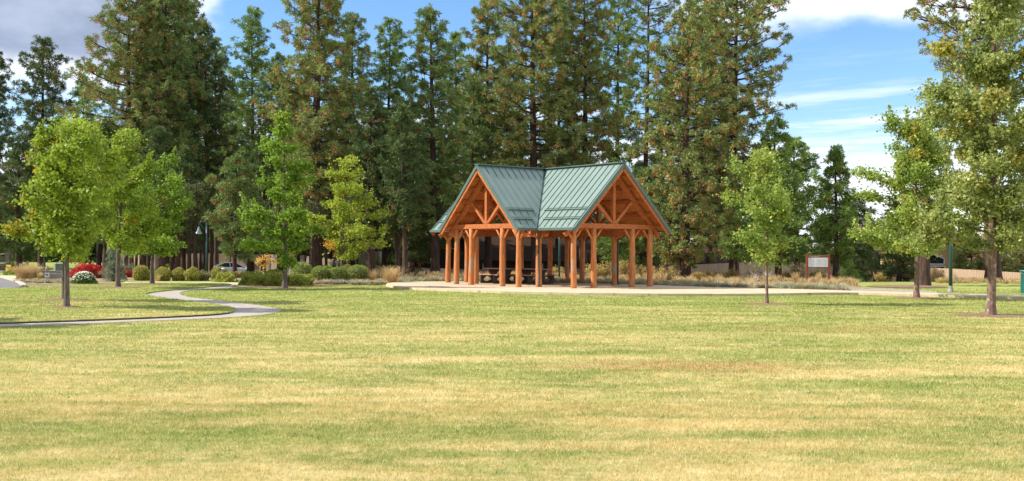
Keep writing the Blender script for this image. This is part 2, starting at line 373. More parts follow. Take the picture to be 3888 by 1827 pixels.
M['bedgreen'] = leafmat('bed_foliage', (.10, .16, .02), (.26, .30, .05), None, .3, .6)
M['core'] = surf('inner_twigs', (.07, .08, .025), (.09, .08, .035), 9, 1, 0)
M['twig'] = surf('pale_dead_twigs', (.55, .48, .42), (.42, .36, .31), 5, .9, 0)

# ------------------------------------------------------------------ terrain
def sstep(t): t = np.clip(t, 0, 1); return t * t * (3 - 2 * t)
def terr(x, y):
    x = np.asarray(x, float); y = np.asarray(y, float)
    s = sstep((x + .385 * y) / (.06 * np.maximum(y, 5)))
    z = -0.1 - 1.15 * sstep((y - 63) / 26) * s
    z = z - .55 * sstep((x - 22) / 14) * sstep((y - 66) / 18)
    z = z + .04 * np.exp(-(((y - 66) / 4.0) ** 2)) * sstep((x - 18) / 6)
    return z
def TZ(x, y): return float(terr(x, y))
def grid_mesh(name, xs, ys, dz, mat, inside=None):
    XX, YY = np.meshgrid(xs, ys); ZZ = terr(XX, YY) + dz
    V = np.stack([XX, YY, ZZ], -1).reshape(-1, 3); nx = len(xs); ny = len(ys)
    i, j = np.meshgrid(np.arange(nx - 1), np.arange(ny - 1)); a = (j * nx + i).ravel()
    F = np.stack([a, a + 1, a + nx + 1, a + nx], -1)
    return npmesh(name, V, F, mat, None, None, True)
xs = np.concatenate([np.linspace(-900, -80, 18), np.linspace(-70, 70, 71), np.linspace(80, 900, 18)])
ys = np.concatenate([np.linspace(-60, 50, 23), np.linspace(52, 130, 53), np.linspace(140, 1500, 20)])
tag(grid_mesh('ground', xs, ys, 0.0, M['lawn']), kind='structure')

def sheet(name, poly, z, mat, thick=None, follow=False, holes=None):
    """flat polygon at level z (a slab with thickness when thick is given)"""
    bm = bmesh.new(); vs = [bm.verts.new((x, y, (TZ(x, y) + z) if follow else z)) for x, y in poly]
    f = bm.faces.new(vs)
    if thick:
        r = bmesh.ops.extrude_face_region(bm, geom=[f]); 
        for v in [g for g in r['geom'] if isinstance(g, bmesh.types.BMVert)]: v.co.z -= thick
    bmesh.ops.recalc_face_normals(bm, faces=bm.faces); bmesh.ops.triangulate(bm, faces=bm.faces)
    me = bpy.data.meshes.new(name); bm.to_mesh(me); bm.free(); return link(name, me, mat)
def spline(pts, n=6):
    out = []
    P = [np.array(p, float) for p in pts]
    for i in range(len(P) - 1):
        p0 = P[max(i - 1, 0)]; p1 = P[i]; p2 = P[i + 1]; p3 = P[min(i + 2, len(P) - 1)]
        for k in range(n):
            t = k / n; out.append(.5 * ((2 * p1) + (-p0 + p2) * t + (2 * p0 - 5 * p1 + 4 * p2 - p3) * t * t + (-p0 + 3 * p1 - 3 * p2 + p3) * t ** 3))
    out.append(P[-1]); return [tuple(p) for p in out]

# winding footpath
outer = [(-500, 1262), (0, 1243), (300, 1232), (600, 1219), (850, 1208), (1000, 1197), (1052, 1187), (1068, 1179), (1046, 1171), (960, 1158), (850, 1144), (730, 1131), (692, 1122), (684, 1114), (705, 1107), (770, 1100), (850, 1095), (910, 1090)]
inner = [(-500, 1250), (0, 1233), (300, 1223), (600, 1211), (780, 1202), (865, 1194), (893, 1185), (884, 1175), (800, 1160), (700, 1147), (600, 1133), (556, 1124), (570, 1115), (640, 1106), (720, 1099), (800, 1092), (860, 1086), (885, 1082)]
wo = spline([G(*p) for p in outer], 5); wi = spline([G(*p) for p in inner], 5)
V = [];
for a, b in zip(wi, wo): V += [(a[0], a[1], -.088), (b[0], b[1], -.088)]
F = [(2 * i, 2 * i + 1, 2 * i + 3, 2 * i + 2) for i in range(len(wi) - 1)]
me_ = npmesh('path', V, F, M['path']); tag(me_, kind='structure')
# the lawn inside the bend stands a little proud of the path
isl = [(x - .0, y) for x, y in wi[5:-2]]
far_edge = [G(*p) for p in [(850, 1079), (700, 1077), (520, 1077), (380, 1083), (300, 1089), (60, 1098), (-80, 1104), (-260, 1120)]]
tag(sheet('lawn_island', isl + far_edge, -.035, M['lawn'], .06), kind='structure')
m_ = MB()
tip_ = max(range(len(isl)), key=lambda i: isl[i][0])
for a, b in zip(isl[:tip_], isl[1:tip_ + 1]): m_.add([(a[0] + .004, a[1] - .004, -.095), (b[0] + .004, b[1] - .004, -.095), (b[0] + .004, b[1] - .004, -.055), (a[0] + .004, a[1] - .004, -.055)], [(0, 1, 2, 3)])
tag(m_.build('lawn_edge_shade', M['edge_shade']), kind='structure')  # added dark strip painting the shadow line along the lawn's near edge
# straight pavement that passes in front of the clipped shrubs
sw = [G(*p) for p in [(470, 1071.5), (640, 1071.5), (800, 1072.5), (915, 1076), (1000, 1079)]]; sw2 = [G(*p) for p in [(1000, 1087), (910, 1090.5), (880, 1084), (840, 1079.5), (700, 1076), (520, 1076), (470, 1075)]]
tag(sheet('sidewalk', sw + sw2, -.078, M['slab'], .03), kind='structure')
# plaza slab under the pavilion with a raised rim, running out into a narrow pavement
fr = [(1466, 1080), (1500, 1087), (1580, 1094), (1700, 1099), (1900, 1106), (2200, 1112), (2500, 1115), (2750, 1115.5), (2950, 1114), (3120, 1111), (3260, 1111), (3500, 1117.5), (3700, 1122.5), (3888, 1127.5), (4400, 1142)]
bk = [(4400, 1134), (3888, 1121), (3500, 1111.5), (3300, 1106), (3170, 1101.5), (3000, 1097), (2700, 1090), (2500, 1083), (2330, 1078), (2100, 1074), (1900, 1069.5), (1700, 1068.5), (1600, 1069), (1510, 1071), (1472, 1075)]
tag(sheet('plaza', [G(px, py, 0) for px, py in fr] + [G(px, py, 0) for px, py in bk], 0.0, M['slab'], .14), kind='structure')
tag(sheet('gravel_strip', [G(px, py) for px, py in [(3150, 1107), (3330, 1111.5), (3560, 1118), (3560, 1109), (3480, 1102), (3330, 1097), (3180, 1097), (3080, 1098), (3060, 1101)]], -.082, M['gravel']), kind='structure')
# beds of dry soil
tag(sheet('planting_bed', [G(px, py) for px, py in [(60, 1097), (300, 1088), (380, 1082), (470, 1078.5), (470, 1074)]] + [(-22, 61), (-14, 62), (-9, 60)] + [G(p[0], p[1] - 1, 0) for p in bk[::-1] if p[0] <= 3170] + [(18, 54), (20, 65), (-24, 67), (-32, 66), (-31, 58)], -.088, M['dryground']), kind='structure')
tag(sheet('front_bed', [G(px, py) for px, py in [(880, 1091), (1000, 1093.5), (1200, 1090), (1300, 1084), (1470, 1083), (1470, 1074), (1200, 1072), (1000, 1075), (900, 1080)]], -.084, M['mulch']), kind='structure')
tag(grid_mesh('forest_floor', np.linspace(-150, 160, 63), np.concatenate([np.linspace(64.5, 130, 40), np.linspace(140, 260, 6)]), .012, M['dryground']), kind='structure')
# far meadow to the left of the wood
tag(grid_mesh('meadow', np.linspace(-120, -26, 20), np.linspace(66, 230, 30), .03, M['lawn']), kind='structure')
# driveway, kerbs
dr = [G(*p) for p in [(-900, 1175), (-300, 1125), (0, 1105), (60, 1097), (91, 1092), (80, 1082), (60, 1073), (30, 1064), (0, 1056), (-300, 1040), (-900, 1030)]]
tag(sheet('driveway', dr, -.036, M['asphalt'], .03), kind='structure')
mb = MB(); pts = [G(*p) for p in [(-900, 1030), (-300, 1040), (0, 1056), (30, 1064), (60, 1073), (80, 1082), (91, 1092)]]
for a, b in zip(pts[:-1], pts[1:]): mb.beam((a[0], a[1], -.045), (b[0], b[1], -.045), .22, .14)
tag(mb.build('kerb', M['kerb'], None), kind='structure')
tag(sheet('corner_pavement', [G(*p) for p in [(-600, 1042), (0, 1054.5), (35, 1062), (70, 1071), (110, 1068), (110, 1052), (0, 1049), (-600, 1034)]], -.058, M['slab'], .04), kind='structure')
mb = MB(); pts = [G(*p) for p in [(-900, 1026), (0, 1037.5), (75, 1038), (300, 1038)]]
for a, b in zip(pts[:-1], pts[1:]): mb.beam((a[0], a[1], -.03), (b[0], b[1], -.03), .3, .2)
tag(mb.build('far_kerb', M['kerb'], None), kind='structure')
tag(sheet('road', [G(*p) for p in [(-900, 1040), (0, 1049), (110, 1050), (300, 1050), (300, 1041), (110, 1040), (0, 1040), (-900, 1029)]], -.072, M['asphalt']), kind='structure')
tag(sheet('parking_road', [(-50, 108), (-22, 108), (-14, 108), (-14, 117), (-22, 117), (-50, 117)], .03, M['asphalt'], None, True), kind='structure')

def disc(px, py, rx, ry, z, mat, name, label, rnd=7, cat='mulch ring', follow=True):
    x, y = G(px, py); r = random.Random(rnd)
    poly = [(x + rx * math.cos(a) * r.uniform(.85, 1.12), y + ry * math.sin(a) * r.uniform(.85, 1.12)) for a in [i * 2 * math.pi / 26 for i in range(26)]]
    bm = bmesh.new(); c = bm.verts.new((x, y, z + .05)); mid = [bm.verts.new((x + (p[0] - x) * .55, y + (p[1] - y) * .55, z + .035)) for p in poly]; vs = [bm.verts.new((p[0], p[1], z - .01)) for p in poly]
    n = len(vs)
    for i in range(n): bm.faces.new((mid[i], mid[(i + 1) % n], c)); bm.faces.new((vs[i], vs[(i + 1) % n], mid[(i + 1) % n], mid[i]))
    me = bpy.data.meshes.new(name); bm.to_mesh(me); bm.free(); o = link(name, me, mat); tag(o, label, cat, 'rings of bare earth and mulch round the lawn trees'); return o

# ------------------------------------------------------------------ foliage makers
def rot_rand(rng, n):
    v = rng.normal(size=(n, 3)); return v / np.linalg.norm(v, axis=1, keepdims=True)
def needles(C, Dv, m, length, width, rng, spread=.9):
    K = len(C); C = np.repeat(C, m, 0); Dv = np.repeat(Dv, m, 0); L = np.repeat(np.broadcast_to(length, K), m)
    d = Dv * .75 + rot_rand(rng, K * m) * spread; d /= np.linalg.norm(d, axis=1, keepdims=True)
    s = np.cross(d, rot_rand(rng, K * m)); s /= np.linalg.norm(s, axis=1, keepdims=True)
    L = L * rng.uniform(.75, 1.15, K * m)
    mid = C + d * (L * .55)[:, None]; tip = C + d * L[:, None] - np.array([0, 0, .12]) * L[:, None]
    w = width * .5
    V = np.stack([C, mid + s * w, tip, mid - s * w], 1).reshape(-1, 3)
    F = np.arange(K * m * 4).reshape(-1, 4)
    return V, F
def leaves(C, size, rng, up=.5):
    n = len(C); d = rot_rand(rng, n); nm = rot_rand(rng, n) + np.array([0, 0, up]); nm /= np.linalg.norm(nm, axis=1, keepdims=True)
    u = np.cross(nm, d); u /= np.linalg.norm(u, axis=1, keepdims=True); v = np.cross(nm, u)
    s = (size * rng.uniform(.6, 1.25, n))[:, None]
    fold = nm * s * rng.uniform(.05, .35, n)[:, None]
    V = np.stack([C - v * s * .55, C + u * s * .5 + fold, C + v * s * .6, C - u * s * .5 + fold], 1).reshape(-1, 3)
    return V, np.arange(n * 4).reshape(-1, 4)

def pine(name, px, D, top, prof, seed, label, cat='pine tree', mat='pine_mid', rt=.3, dens=1.0, old=.35, lean=0.0, m=11, tuft=.36, group='tall pines behind the lawn', crown=True, basepx=None, cover=1.0, needle_w=.05, dz=0.0, sink=.3):
    """prof: (picture y, half width px) pairs of the crown from bottom to top; sizes become metres at depth D"""
    rng = np.random.default_rng(seed); x0 = X(basepx if basepx is not None else px, D); zb = TZ(x0, D) + dz - sink
    H = ZP(px, top, D) - zb; k = D / F_PX
    root = empty(name, (x0, D, zb)); tag(root, label, cat, group)
    dx = X(px, D) - x0
    pz = [ZP(px, p[0], D) - zb for p in prof]; pr = [p[1] * k * 1.18 for p in prof]
    if pz[-1] < H: pz.append(H); pr.append(.05)
    wob = rng.uniform(-.12, .12, 4)
    def axis(z):
        t = np.asarray(z) / H
        return np.stack([dx * t ** 1.0 + lean * t * t + wob[0] * np.sin(t * 5 + wob[1] * 9), wob[2] * np.sin(t * 4 + 1) , t * 0], -1)
    T = MB(); zs = np.concatenate([[0, .35, .9], np.linspace(2, H, 14)])
    T.tube([Vector((axis(z)[0], axis(z)[1], z)) for z in zs], [rt * (1.0 + .55 * math.exp(-z / .55)) * (1 - z / H) ** .85 + .015 for z in zs], 9)
    z0, z1 = pz[0], H * .985
    Cs, Ds, back = [], [], []
    nb = int((z1 - z0) * 4.8 * dens) + 6
    for i in range(nb):
        z = z0 + (z1 - z0) * ((i + rng.uniform(0, 1)) / nb); t = (z - z0) / (z1 - z0)
        R = float(np.interp(z, pz, pr)) * (rng.uniform(.55, .95) if rng.uniform() < .5 else rng.uniform(.9, 1.18))
        if R < .15: R = .15
        a = i * 2.39996 + rng.uniform(-.5, .5); d = np.array([math.cos(a), math.sin(a), 0])
        slope = -.10 + .85 * t + rng.uniform(-.15, .15); rise = rng.uniform(.10, .35)
        c = np.array([*axis(z)[:2], z]) 
        def P(s): return c + d * R * s + np.array([0, 0, R * (slope * s * .55 + rise * s * s)]) - np.array([0, 0, R * .16]) * s
        rb = min(.014 + .011 * R, rt * .4)
        if R > .5: T.tube([P(0), P(.35), P(.7), P(1)], [rb * 1.3, rb, rb * .6, rb * .25], 4, False)
        nc = max(1, int(round((1.5 + R * 2.45) * cover))); per = 6
        sc_ = 1 - (np.arange(nc) + rng.uniform(0, .8, nc)) / (nc + .3) * .85
        off = rng.normal(0, .30, nc) * (R * .5 + .2); offz = rng.normal(.05, .16, nc) * (R * .3 + .4)
        sd = np.array([-d[1], d[0], 0]); cr_ = rng.uniform(.16, .30, nc) * (.75 + .14 * min(R, 3))
        ctr = np.stack([P(v) for v in sc_]) + sd * off[:, None] + np.array([0, 0, 1]) * offz[:, None]
        nt_ = nc * per; ci = np.repeat(np.arange(nc), per); rel = rot_rand(rng, nt_) * (rng.uniform(.35, 1, nt_) * cr_[ci])[:, None] * np.array([1.1, 1.1, .85])
        q = ctr[ci] + rel; side = rel @ sd
        Cs.append(q); dv = d * .45 + rel / cr_[ci][:, None] * .8 + np.array([0, 0, .5]); Ds.append(dv / np.linalg.norm(dv, axis=1, keepdims=True))
        if R > .8:
            for q_ in ctr:
                s_ = float(np.clip(np.dot(q_ - c, d) / R, .2, .9)) - .12; T.tube([P(max(s_, .1)), tuple(q_)], [rb * .5, rb * .2], 3, False)
    T.build('trunk', M['bark'], root, True)
    if crown:
        C = np.concatenate(Cs); Dv = np.concatenate(Ds); K = len(C)
        tl = tuft * rng.uniform(.75, 1.2, K)
        V, F = needles(C, Dv, m, tl, needle_w, rng)
        clump = np.repeat(rng.uniform(0, 1, K // 6), 6) * .7 + rng.uniform(0, .3, K); tone = np.clip(np.repeat(clump, m) * .75 + rng.uniform(0, .4, K * m), 0, 1)
        isold = np.repeat(rng.uniform(0, 1, K // 6), 6) < old * (.8 if mat == 'pine_gold' else .45)
        # last year's needles: a shorter brown ring behind the green tip
        ko = np.where(isold)[0]; Vo, Fo = needles(C[ko] - Dv[ko] * .16, -Dv[ko] * .3 - np.array([0, 0, .25]), max(5, m // 2), tl[ko] * .85, needle_w * 1.2, rng)
        tone = np.concatenate([tone, rng.uniform(0, 1, len(Fo))]); oldv = np.concatenate([np.zeros(len(F)), rng.uniform(.55, 1, len(Fo))])
        V = np.concatenate([V, Vo]); F = np.concatenate([F, Fo + len(F) * 4])
        npmesh('crown', V, F, M[mat], root, {'tone': tone, 'old': oldv})
    return root

def maple(name, px, py, top, prof, seed, label, mat='maple_a', rt=.09, nleaf=9000, leaf=.10, lean=0.0, bark='barkgrey', cat='tree', D=None, oldp=.03, oldside=None, topx=None, up=.55, group='young trees planted round the lawn', nb=None, tiers=0.0, spread=.17):
    rng = np.random.default_rng(seed)
    if D is None: x0, D = G(px, py); zb = -.1
    else: x0 = X(px, D); zb = TZ(x0, D)
    zb -= .03
    H = ZP(px, top, D) - zb; k = D / F_PX; root = empty(name, (x0, D, zb)); tag(root, label, cat, group)
    pz = [ZP(px, p[0], D) - zb for p in prof]; pl = [p[1] * k for p in prof]; pr = [(p[2] if len(p) > 2 else p[1]) * k for p in prof]
    dx = ((topx - px) * k) if topx is not None else lean
    def ax(z): t = max(0, (z - 1) / H); return np.array([dx * t, .06 * math.sin(z * 1.7 + seed), z])
    T = MB(); zs = np.concatenate([[0, .12, .4], np.linspace(1, H * .97, 12)])
    T.tube([tuple(ax(z)) for z in zs], [rt * .8 * (1 + .9 * math.exp(-z / .16)) * (1 - z / H) ** .7 + .008 for z in zs], 10)
    z0, z1 = pz[0], H * .98; nb = nb or int((z1 - z0) * 6) + 8
    Cs = []; wt = []
    for i in range(nb):
        z = z0 + (z1 - z0) * ((i + rng.uniform(0, 1)) / nb)
        if tiers: z = z0 + round((z - z0) / tiers) * tiers + rng.uniform(-.12, .12) * tiers; z = min(max(z, z0), z1)
        a = i * 2.39996 + rng.uniform(-.6, .6); d = np.array([math.cos(a), math.sin(a), 0])
        f = .5 + .5 * d[0]; R = (float(np.interp(z, pz, pl)) * (1 - f) + float(np.interp(z, pz, pr)) * f) * (rng.uniform(.45, .95) if rng.uniform() < .6 else rng.uniform(.95, 1.28))
        R = max(R, .15); upr = up * rng.uniform(.5, 1.4)
        zst = max(z - R * upr * .8, z0 * .97 if z < z0 + .6 else z0); c = ax(zst); tipz = z - zst
        def P(s): return c + d * R * s + np.array([0, 0, tipz * (1 - (1 - s) ** 1.6)])
        rb = max(.008, rt * .28 * min(1, R / 1.5))
        T.tube([P(0), P(.3), P(.65), P(1)], [rb, rb * .75, rb * .5, rb * .2], 5, False)
        K = max(2, int(R * 5.5))
        s = 1 - rng.uniform(0, 1, K) ** 1.35 * .8; sd = np.array([-d[1], d[0], 0])
        pp = np.stack([P(v) for v in s]) + sd * (rng.normal(0, .22, K) * (R * .5 + .15) * (1.1 - s * .6))[:, None] + np.array([0, 0, 1]) * rng.normal(0, .08, K)[:, None]
        Cs.append(pp); wt.append(np.full(K, 1.0))
    # upright leafy shoots that break the outline
    C = np.concatenate(Cs); sh = []
    for i in rng.integers(0, len(C), int(10 + 5 * H)):
        p = C[i]; L_ = rng.uniform(.3, .75) * H / 7; o_ = np.array([p[0], p[1], 0]) * .35; dd = o_ / (np.linalg.norm(o_) + .3) * .5 + np.array([0, 0, 1])
        T.tube([tuple(p), tuple(p + dd * L_)], [.010, .004], 4, False)
        for t_ in np.linspace(.2, 1, 5): sh.append(p + dd * L_ * t_)
    T.build('trunk', M[bark], root, True)
    nsh = int(nleaf * .10); sh = np.array(sh); i2 = rng.integers(0, len(sh), nsh)
    wts = rng.uniform(.15, 1.8, len(C)); idx = rng.choice(len(C), nleaf - nsh, p=wts / wts.sum()); rad = rng.uniform(.6, 1.25, len(C))[idx][:, None]
    q = C[idx] + rng.normal(0, spread, (nleaf - nsh, 3)) * rad * np.array([1, 1, .65])
    q = np.concatenate([q, sh[i2] + rng.normal(0, .06, (nsh, 3))]); idx = np.concatenate([idx, rng.integers(0, len(C), nsh)])
    V, F = leaves(q, leaf, rng, .6)
    tone = np.clip(rng.uniform(0, 1, len(C))[idx] * .6 + rng.uniform(0, .5, nleaf), 0, 1)
    o = (rng.uniform(0, 1, len(C))[idx] < oldp) * rng.uniform(.3, 1, nleaf)
    if oldside is not None:
        w = oldside(q[:, 0], q[:, 2] / H); o = np.maximum(o, (rng.uniform(0, 1, nleaf) < w) * rng.uniform(.4, 1, nleaf))
    npmesh('crown', V, F, M[mat], root, {'tone': tone, 'old': o}); return root

def shrub(name, x, y, rx, ry, rz, label, mat='box', n=2600, leaf=.05, seed=1, cat='shrub', group=None, core=True, zb=None, shape='ball', lump=.12, oldp=.05, up=.3, cz=.92):
    rng = np.random.default_rng(seed); zb = TZ(x, y) if zb is None else zb
    root = empty(name, (x, y, zb)); tag(root, label, cat, group)
    d = rot_rand(rng, n); 
    if shape == 'dome': d[:, 2] = np.abs(d[:, 2])
    ph = rng.uniform(0, 6, 6)
    def lumpf(d): return 1 + lump * (np.sin(d[:, 0] * 5 + ph[0]) * np.sin(d[:, 1] * 5 + ph[1]) + np.sin(d[:, 2] * 6 + ph[2]) * .7 + .6 * np.sin(d[:, 0] * 11 + ph[3]) * np.sin(d[:, 2] * 9 + ph[4]))
    r = lumpf(d) * (1 - rng.uniform(0, 1, n) ** 2 * .28)
    c0 = rz * cz if shape == 'ball' else 0.02
    q = d * np.array([rx, ry, rz]) * r[:, None] + np.array([0, 0, c0]); q[:, 2] = np.maximum(q[:, 2], .02)
    V, F = leaves(q, leaf, rng, up)
    tone = np.clip(rng.normal(.5, .28, n), 0, 1)
    npmesh('foliage', V, F, M[mat], root, {'tone': tone, 'old': (rng.uniform(0, 1, n) < oldp) * rng.uniform(.4, 1, n)})
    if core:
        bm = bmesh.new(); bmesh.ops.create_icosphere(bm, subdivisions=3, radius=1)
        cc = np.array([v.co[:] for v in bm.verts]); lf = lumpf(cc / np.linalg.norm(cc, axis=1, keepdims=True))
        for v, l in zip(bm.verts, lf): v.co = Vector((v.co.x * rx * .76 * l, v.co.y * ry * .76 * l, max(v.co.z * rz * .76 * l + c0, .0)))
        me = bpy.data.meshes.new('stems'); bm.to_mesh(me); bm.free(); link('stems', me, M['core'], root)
    return root
def blades(cx, cy, r0, h, n, rng, w=.012, arch=.6, zb=None, hv=.3):
    """arching grass blades of one clump: three-point strips"""
    zb = TZ(cx, cy) if zb is None else zb
    a = rng.uniform(0, 2 * math.pi, n); b = np.stack([cx + r0 * .5 * rng.normal(0, .5, n), cy + r0 * .5 * rng.normal(0, .5, n), np.full(n, zb)], 1)
    H = h * rng.uniform(1 - hv, 1 + hv, n); out = r0 * arch * rng.uniform(.2, 1.5, n)
    d = np.stack([np.cos(a), np.sin(a), np.zeros(n)], 1); sd = np.stack([-np.sin(a), np.cos(a), np.zeros(n)], 1) * (w / 2)
    m1 = b + d * (out * .35)[:, None] + np.array([0, 0, 1]) * (H * .65)[:, None]; t1 = b + d * out[:, None] + np.array([0, 0, 1]) * H[:, None]
    V = np.stack([b - sd, b + sd, m1 + sd, m1 - sd, t1 + sd * .3, t1 - sd * .3], 1).reshape(-1, 3); k = np.arange(n)[:, None] * 6
    F = np.concatenate([k + np.array([0, 1, 2, 3]), k + np.array([3, 2, 4, 5])]); return V, F
def clumps(name, spots, mat, label, cat, group=None, kind=None, seed=1, n=90, w=.014, arch=.7):
    rng = np.random.default_rng(seed); Vs = []; Fs = []; tn = []; ol = []; off = 0
    for (x, y, r, h) in spots:
        V, F = blades(x, y, r, h, n, rng, w, arch); Vs.append(V); Fs.append(F + off); off += len(V); tn.append(np.clip(rng.normal(rng.uniform(.2, .8), .2, len(F)), 0, 1)); ol.append(np.full(len(F), float(rng.uniform() < .3) * rng.uniform(.2, .9)))
    o = npmesh(name, np.concatenate(Vs), np.concatenate(Fs), M[mat], None, {'tone': np.concatenate(tn), 'old': np.concatenate(ol)})
    tag(o, label, cat, group, kind); return o

exec_parts = []
del exec_parts
def text(s, size, mat, parent, loc, rot, name='lettering', extrude=.002, align='LEFT', sx=1.0):
    cu = bpy.data.curves.new('t', 'FONT'); cu.body = s; cu.size = size; cu.extrude = extrude; cu.align_x = align; cu.resolution_u = 2
    tmp = bpy.data.objects.new('t', cu); COL.objects.link(tmp); bpy.context.view_layer.update()
    me = bpy.data.meshes.new_from_object(tmp.evaluated_get(bpy.context.evaluated_depsgraph_get())); bpy.data.objects.remove(tmp)
    o = link(name, me, mat, parent); o.location = loc; o.rotation_euler = rot; o.scale = (sx, 1, 1); return o

# ------------------------------------------------------------------ pavilion
W, L1, L2, CI, WO, LO1, LO2, ZR, ZE = 2.47, 3.69, 4.93, 1.24, 3.07, 4.31, 5.64, 5.80, 2.74
SL = (ZR - ZE) / WO
PC = (1.661, 54.234)
pav = empty('park_pavilion', (PC[0], PC[1], 0), -.8964)
tag(pav, 'open timber pavilion with cross-shaped green metal roof on log posts', 'pavilion')
rng = random.Random(4)
back = lambda x, y: (x < -2 and y > -2) or (y > 2 and x < 3) or (x <= -W and y >= -W and not (y < 0 and x > -3))
posts = []
for s in (-1, 1):
    for v in (-W, -CI, CI, W): posts += [(v, s * L1), (s * L2, v)]
    for t in (-W, W): posts.append((s * W, t))
for i, (x, y) in enumerate(posts):
    isback = (x <= -W and y > -W - .1 and not y < -3) or (y >= W and x < L2 - .1)
    h = 2.46 if isback else 2.76
    m = MB(); n = 12; px_, py_ = rng.uniform(-.02, .02), rng.uniform(-.02, .02)
    r0 = rng.uniform(.132, .15)
    zs = [0, .06, .3, .7, 1.1, 1.5, 1.9, 2.3, h]
    m.tube([(x + px_ * math.sin(z * 1.3), y + py_ * math.cos(z * 1.7), z) for z in zs], [r0 * (1.03 - .05 * z) + rng.uniform(-.005, .005) for z in zs], n)
    m.build('post', M['log'], pav, True)
ARM = [((1, 0), (0, 1), L2, LO2), ((-1, 0), (0, 1), L2, LO2), ((0, 1), (1, 0), L1, LO1), ((0, -1), (1, 0), L1, LO1)]
def A(arm, e, s, z): (ex, ey), (sx_, sy_), _, _ = arm; return Vector((ex * e + sx_ * s, ey * e + sy_ * s, z))
cosp = 1 / math.hypot(1, SL)
for arm in ARM:
    LP, LO = arm[2], arm[3]
    for sg in (-1, 1):
        # metal skin and wooden deck below it
        def slab(o0, o1, ins, e_in, mat, name):
            top = [A(arm, 0 if not ins else .06, 0, ZR), A(arm, LO - ins, 0, ZR), A(arm, LO - ins, sg * (WO - e_in), ZR - SL * (WO - e_in)), A(arm, WO - e_in, sg * (WO - e_in), ZR - SL * (WO - e_in))]
            a = [v + Vector((0, 0, o0)) for v in top]; b = [v + Vector((0, 0, o1)) for v in top]
            mb = MB(); mb.add(a + b, [(0, 1, 2, 3), (7, 6, 5, 4), (0, 4, 5, 1), (1, 5, 6, 2), (2, 6, 7, 3), (3, 7, 4, 0)]); mb.build(name, mat, pav)
        slab(0, -.04, 0, 0, M['roof'], 'roof_panel')
        slab(-.05, -.10, .05, .05, M['deck'], 'roof_deck')
        sm = MB(); e = .25
        nrm = Vector(A(arm, 0, sg * SL, 0)) ; nrm = (nrm + Vector((0, 0, 1))).normalized()
        while e < LO - .1:
            r = min(e, WO) - .05
            if r > .15: sm.beam(A(arm, e, sg * .06, ZR - SL * .06) + nrm * .015, A(arm, e, sg * r, ZR - SL * r) + nrm * .015, .014, .04, nrm)
            e += .405
        sm.build('standing_seam', M['seam'], pav)
        gm = MB()
        for fr_ in (.13, .275):
            r = WO * (1 - fr_)
            gm.beam(A(arm, r + .38, sg * r, ZR - SL * r) + nrm * .045, A(arm, LO - .12, sg * r, ZR - SL * r) + nrm * .045, .035, .06, nrm)
            gm.beam(A(arm, r + .38, sg * (r - .1), ZR - SL * (r - .1)) + nrm * .035, A(arm, LO - .12, sg * (r - .1), ZR - SL * (r - .1)) + nrm * .03, .02, .02, nrm)
        gm.build('snow_guard', M['seam'], pav)
        MB().beam(A(arm, WO - .02, sg * (WO + .05), ZE - .045), A(arm, LO, sg * (WO + .05), ZE - .045), .12, .12).build('gutter', M['rooftrim'], pav)
        MB().beam(A(arm, LO + .012, 0, ZR - .06), A(arm, LO + .012, sg * (WO + .06), ZE - .06 - SL * .06), .03, .15).build('rake_trim', M['rooftrim'], pav)
        MB().beam(A(arm, LO - .05, 0, ZR - .23), A(arm, LO - .05, sg * (WO - .02), ZE - .21), .07, .20).build('barge_board', M['timber'], pav)
        for f in (.10, .30, .50, .70, .90):
            r = f * WO; z = ZR - SL * r - .20
            MB().beam(A(arm, max(r, .1), sg * r, z), A(arm, LO - .09, sg * r, z), .13, .19).build('purlin', M['timber'], pav)
        MB().beam(A(arm, .02, sg * .02, ZR + .0), A(arm, WO, sg * WO, ZE + .0), .12, .035).build('valley_flashing', M['rooftrim'], pav)
    MB().beam(A(arm, .03, 0, ZR + .025), A(arm, LO + .03, 0, ZR + .025), .30, .05).build('ridge_cap', M['rooftrim'], pav)
    for line, full in ((LP, True), (W, False)):
        zc = 2.86
        MB().beam(A(arm, line, -2.86, zc), A(arm, line, 2.86, zc), .20, .22).build('tie_beam', M['timber'], pav)
        kp = MB().beam(A(arm, line, 0, 2.97), A(arm, line, 0, ZR - .42), .16, .16, (1, 0, 0)); kp.build('king_post', M['timber'], pav)
        for sg in (-1, 1):
            MB().beam(A(arm, line, 0, ZR - .38), A(arm, line, sg * (WO - .06), ZR - .38 - SL * (WO - .06)), .18, .20).build('rafter', M['timber'], pav)
            MB().beam(A(arm, line, sg * .11, 3.02), A(arm, line, sg * 1.22, ZR - .52 - SL * 1.22), .13, .14).build('strut', M['timber'], pav)
    def brace(p, d):
        MB().tube([Vector((p[0], p[1], 2.25)) + Vector((d[0], d[1], 0)) * .10, Vector((p[0], p[1], 2.25)) + Vector((d[0] * .5, d[1] * .5, .50))], .048, 8).build('knee_brace', M['log'], pav, True)
    (ex, ey), (ax, ay), _, _ = arm
    for v in (-W, -CI, CI, W):
        p = A(arm, LP, v, 0)
        for s in (-1, 1): brace(p, (ax * s, ay * s))
        if abs(v) == W: brace(p, (-ex, -ey))
        else: pass
    for v in (-W, W):
        p = A(arm, W, v, 0); brace(p, (ex, ey))
def plate(a, b, z, h=.30, w=.2): MB().beam((a[0], a[1], z), (b[0], b[1], z), w, h).build('wall_plate', M['timber'], pav)
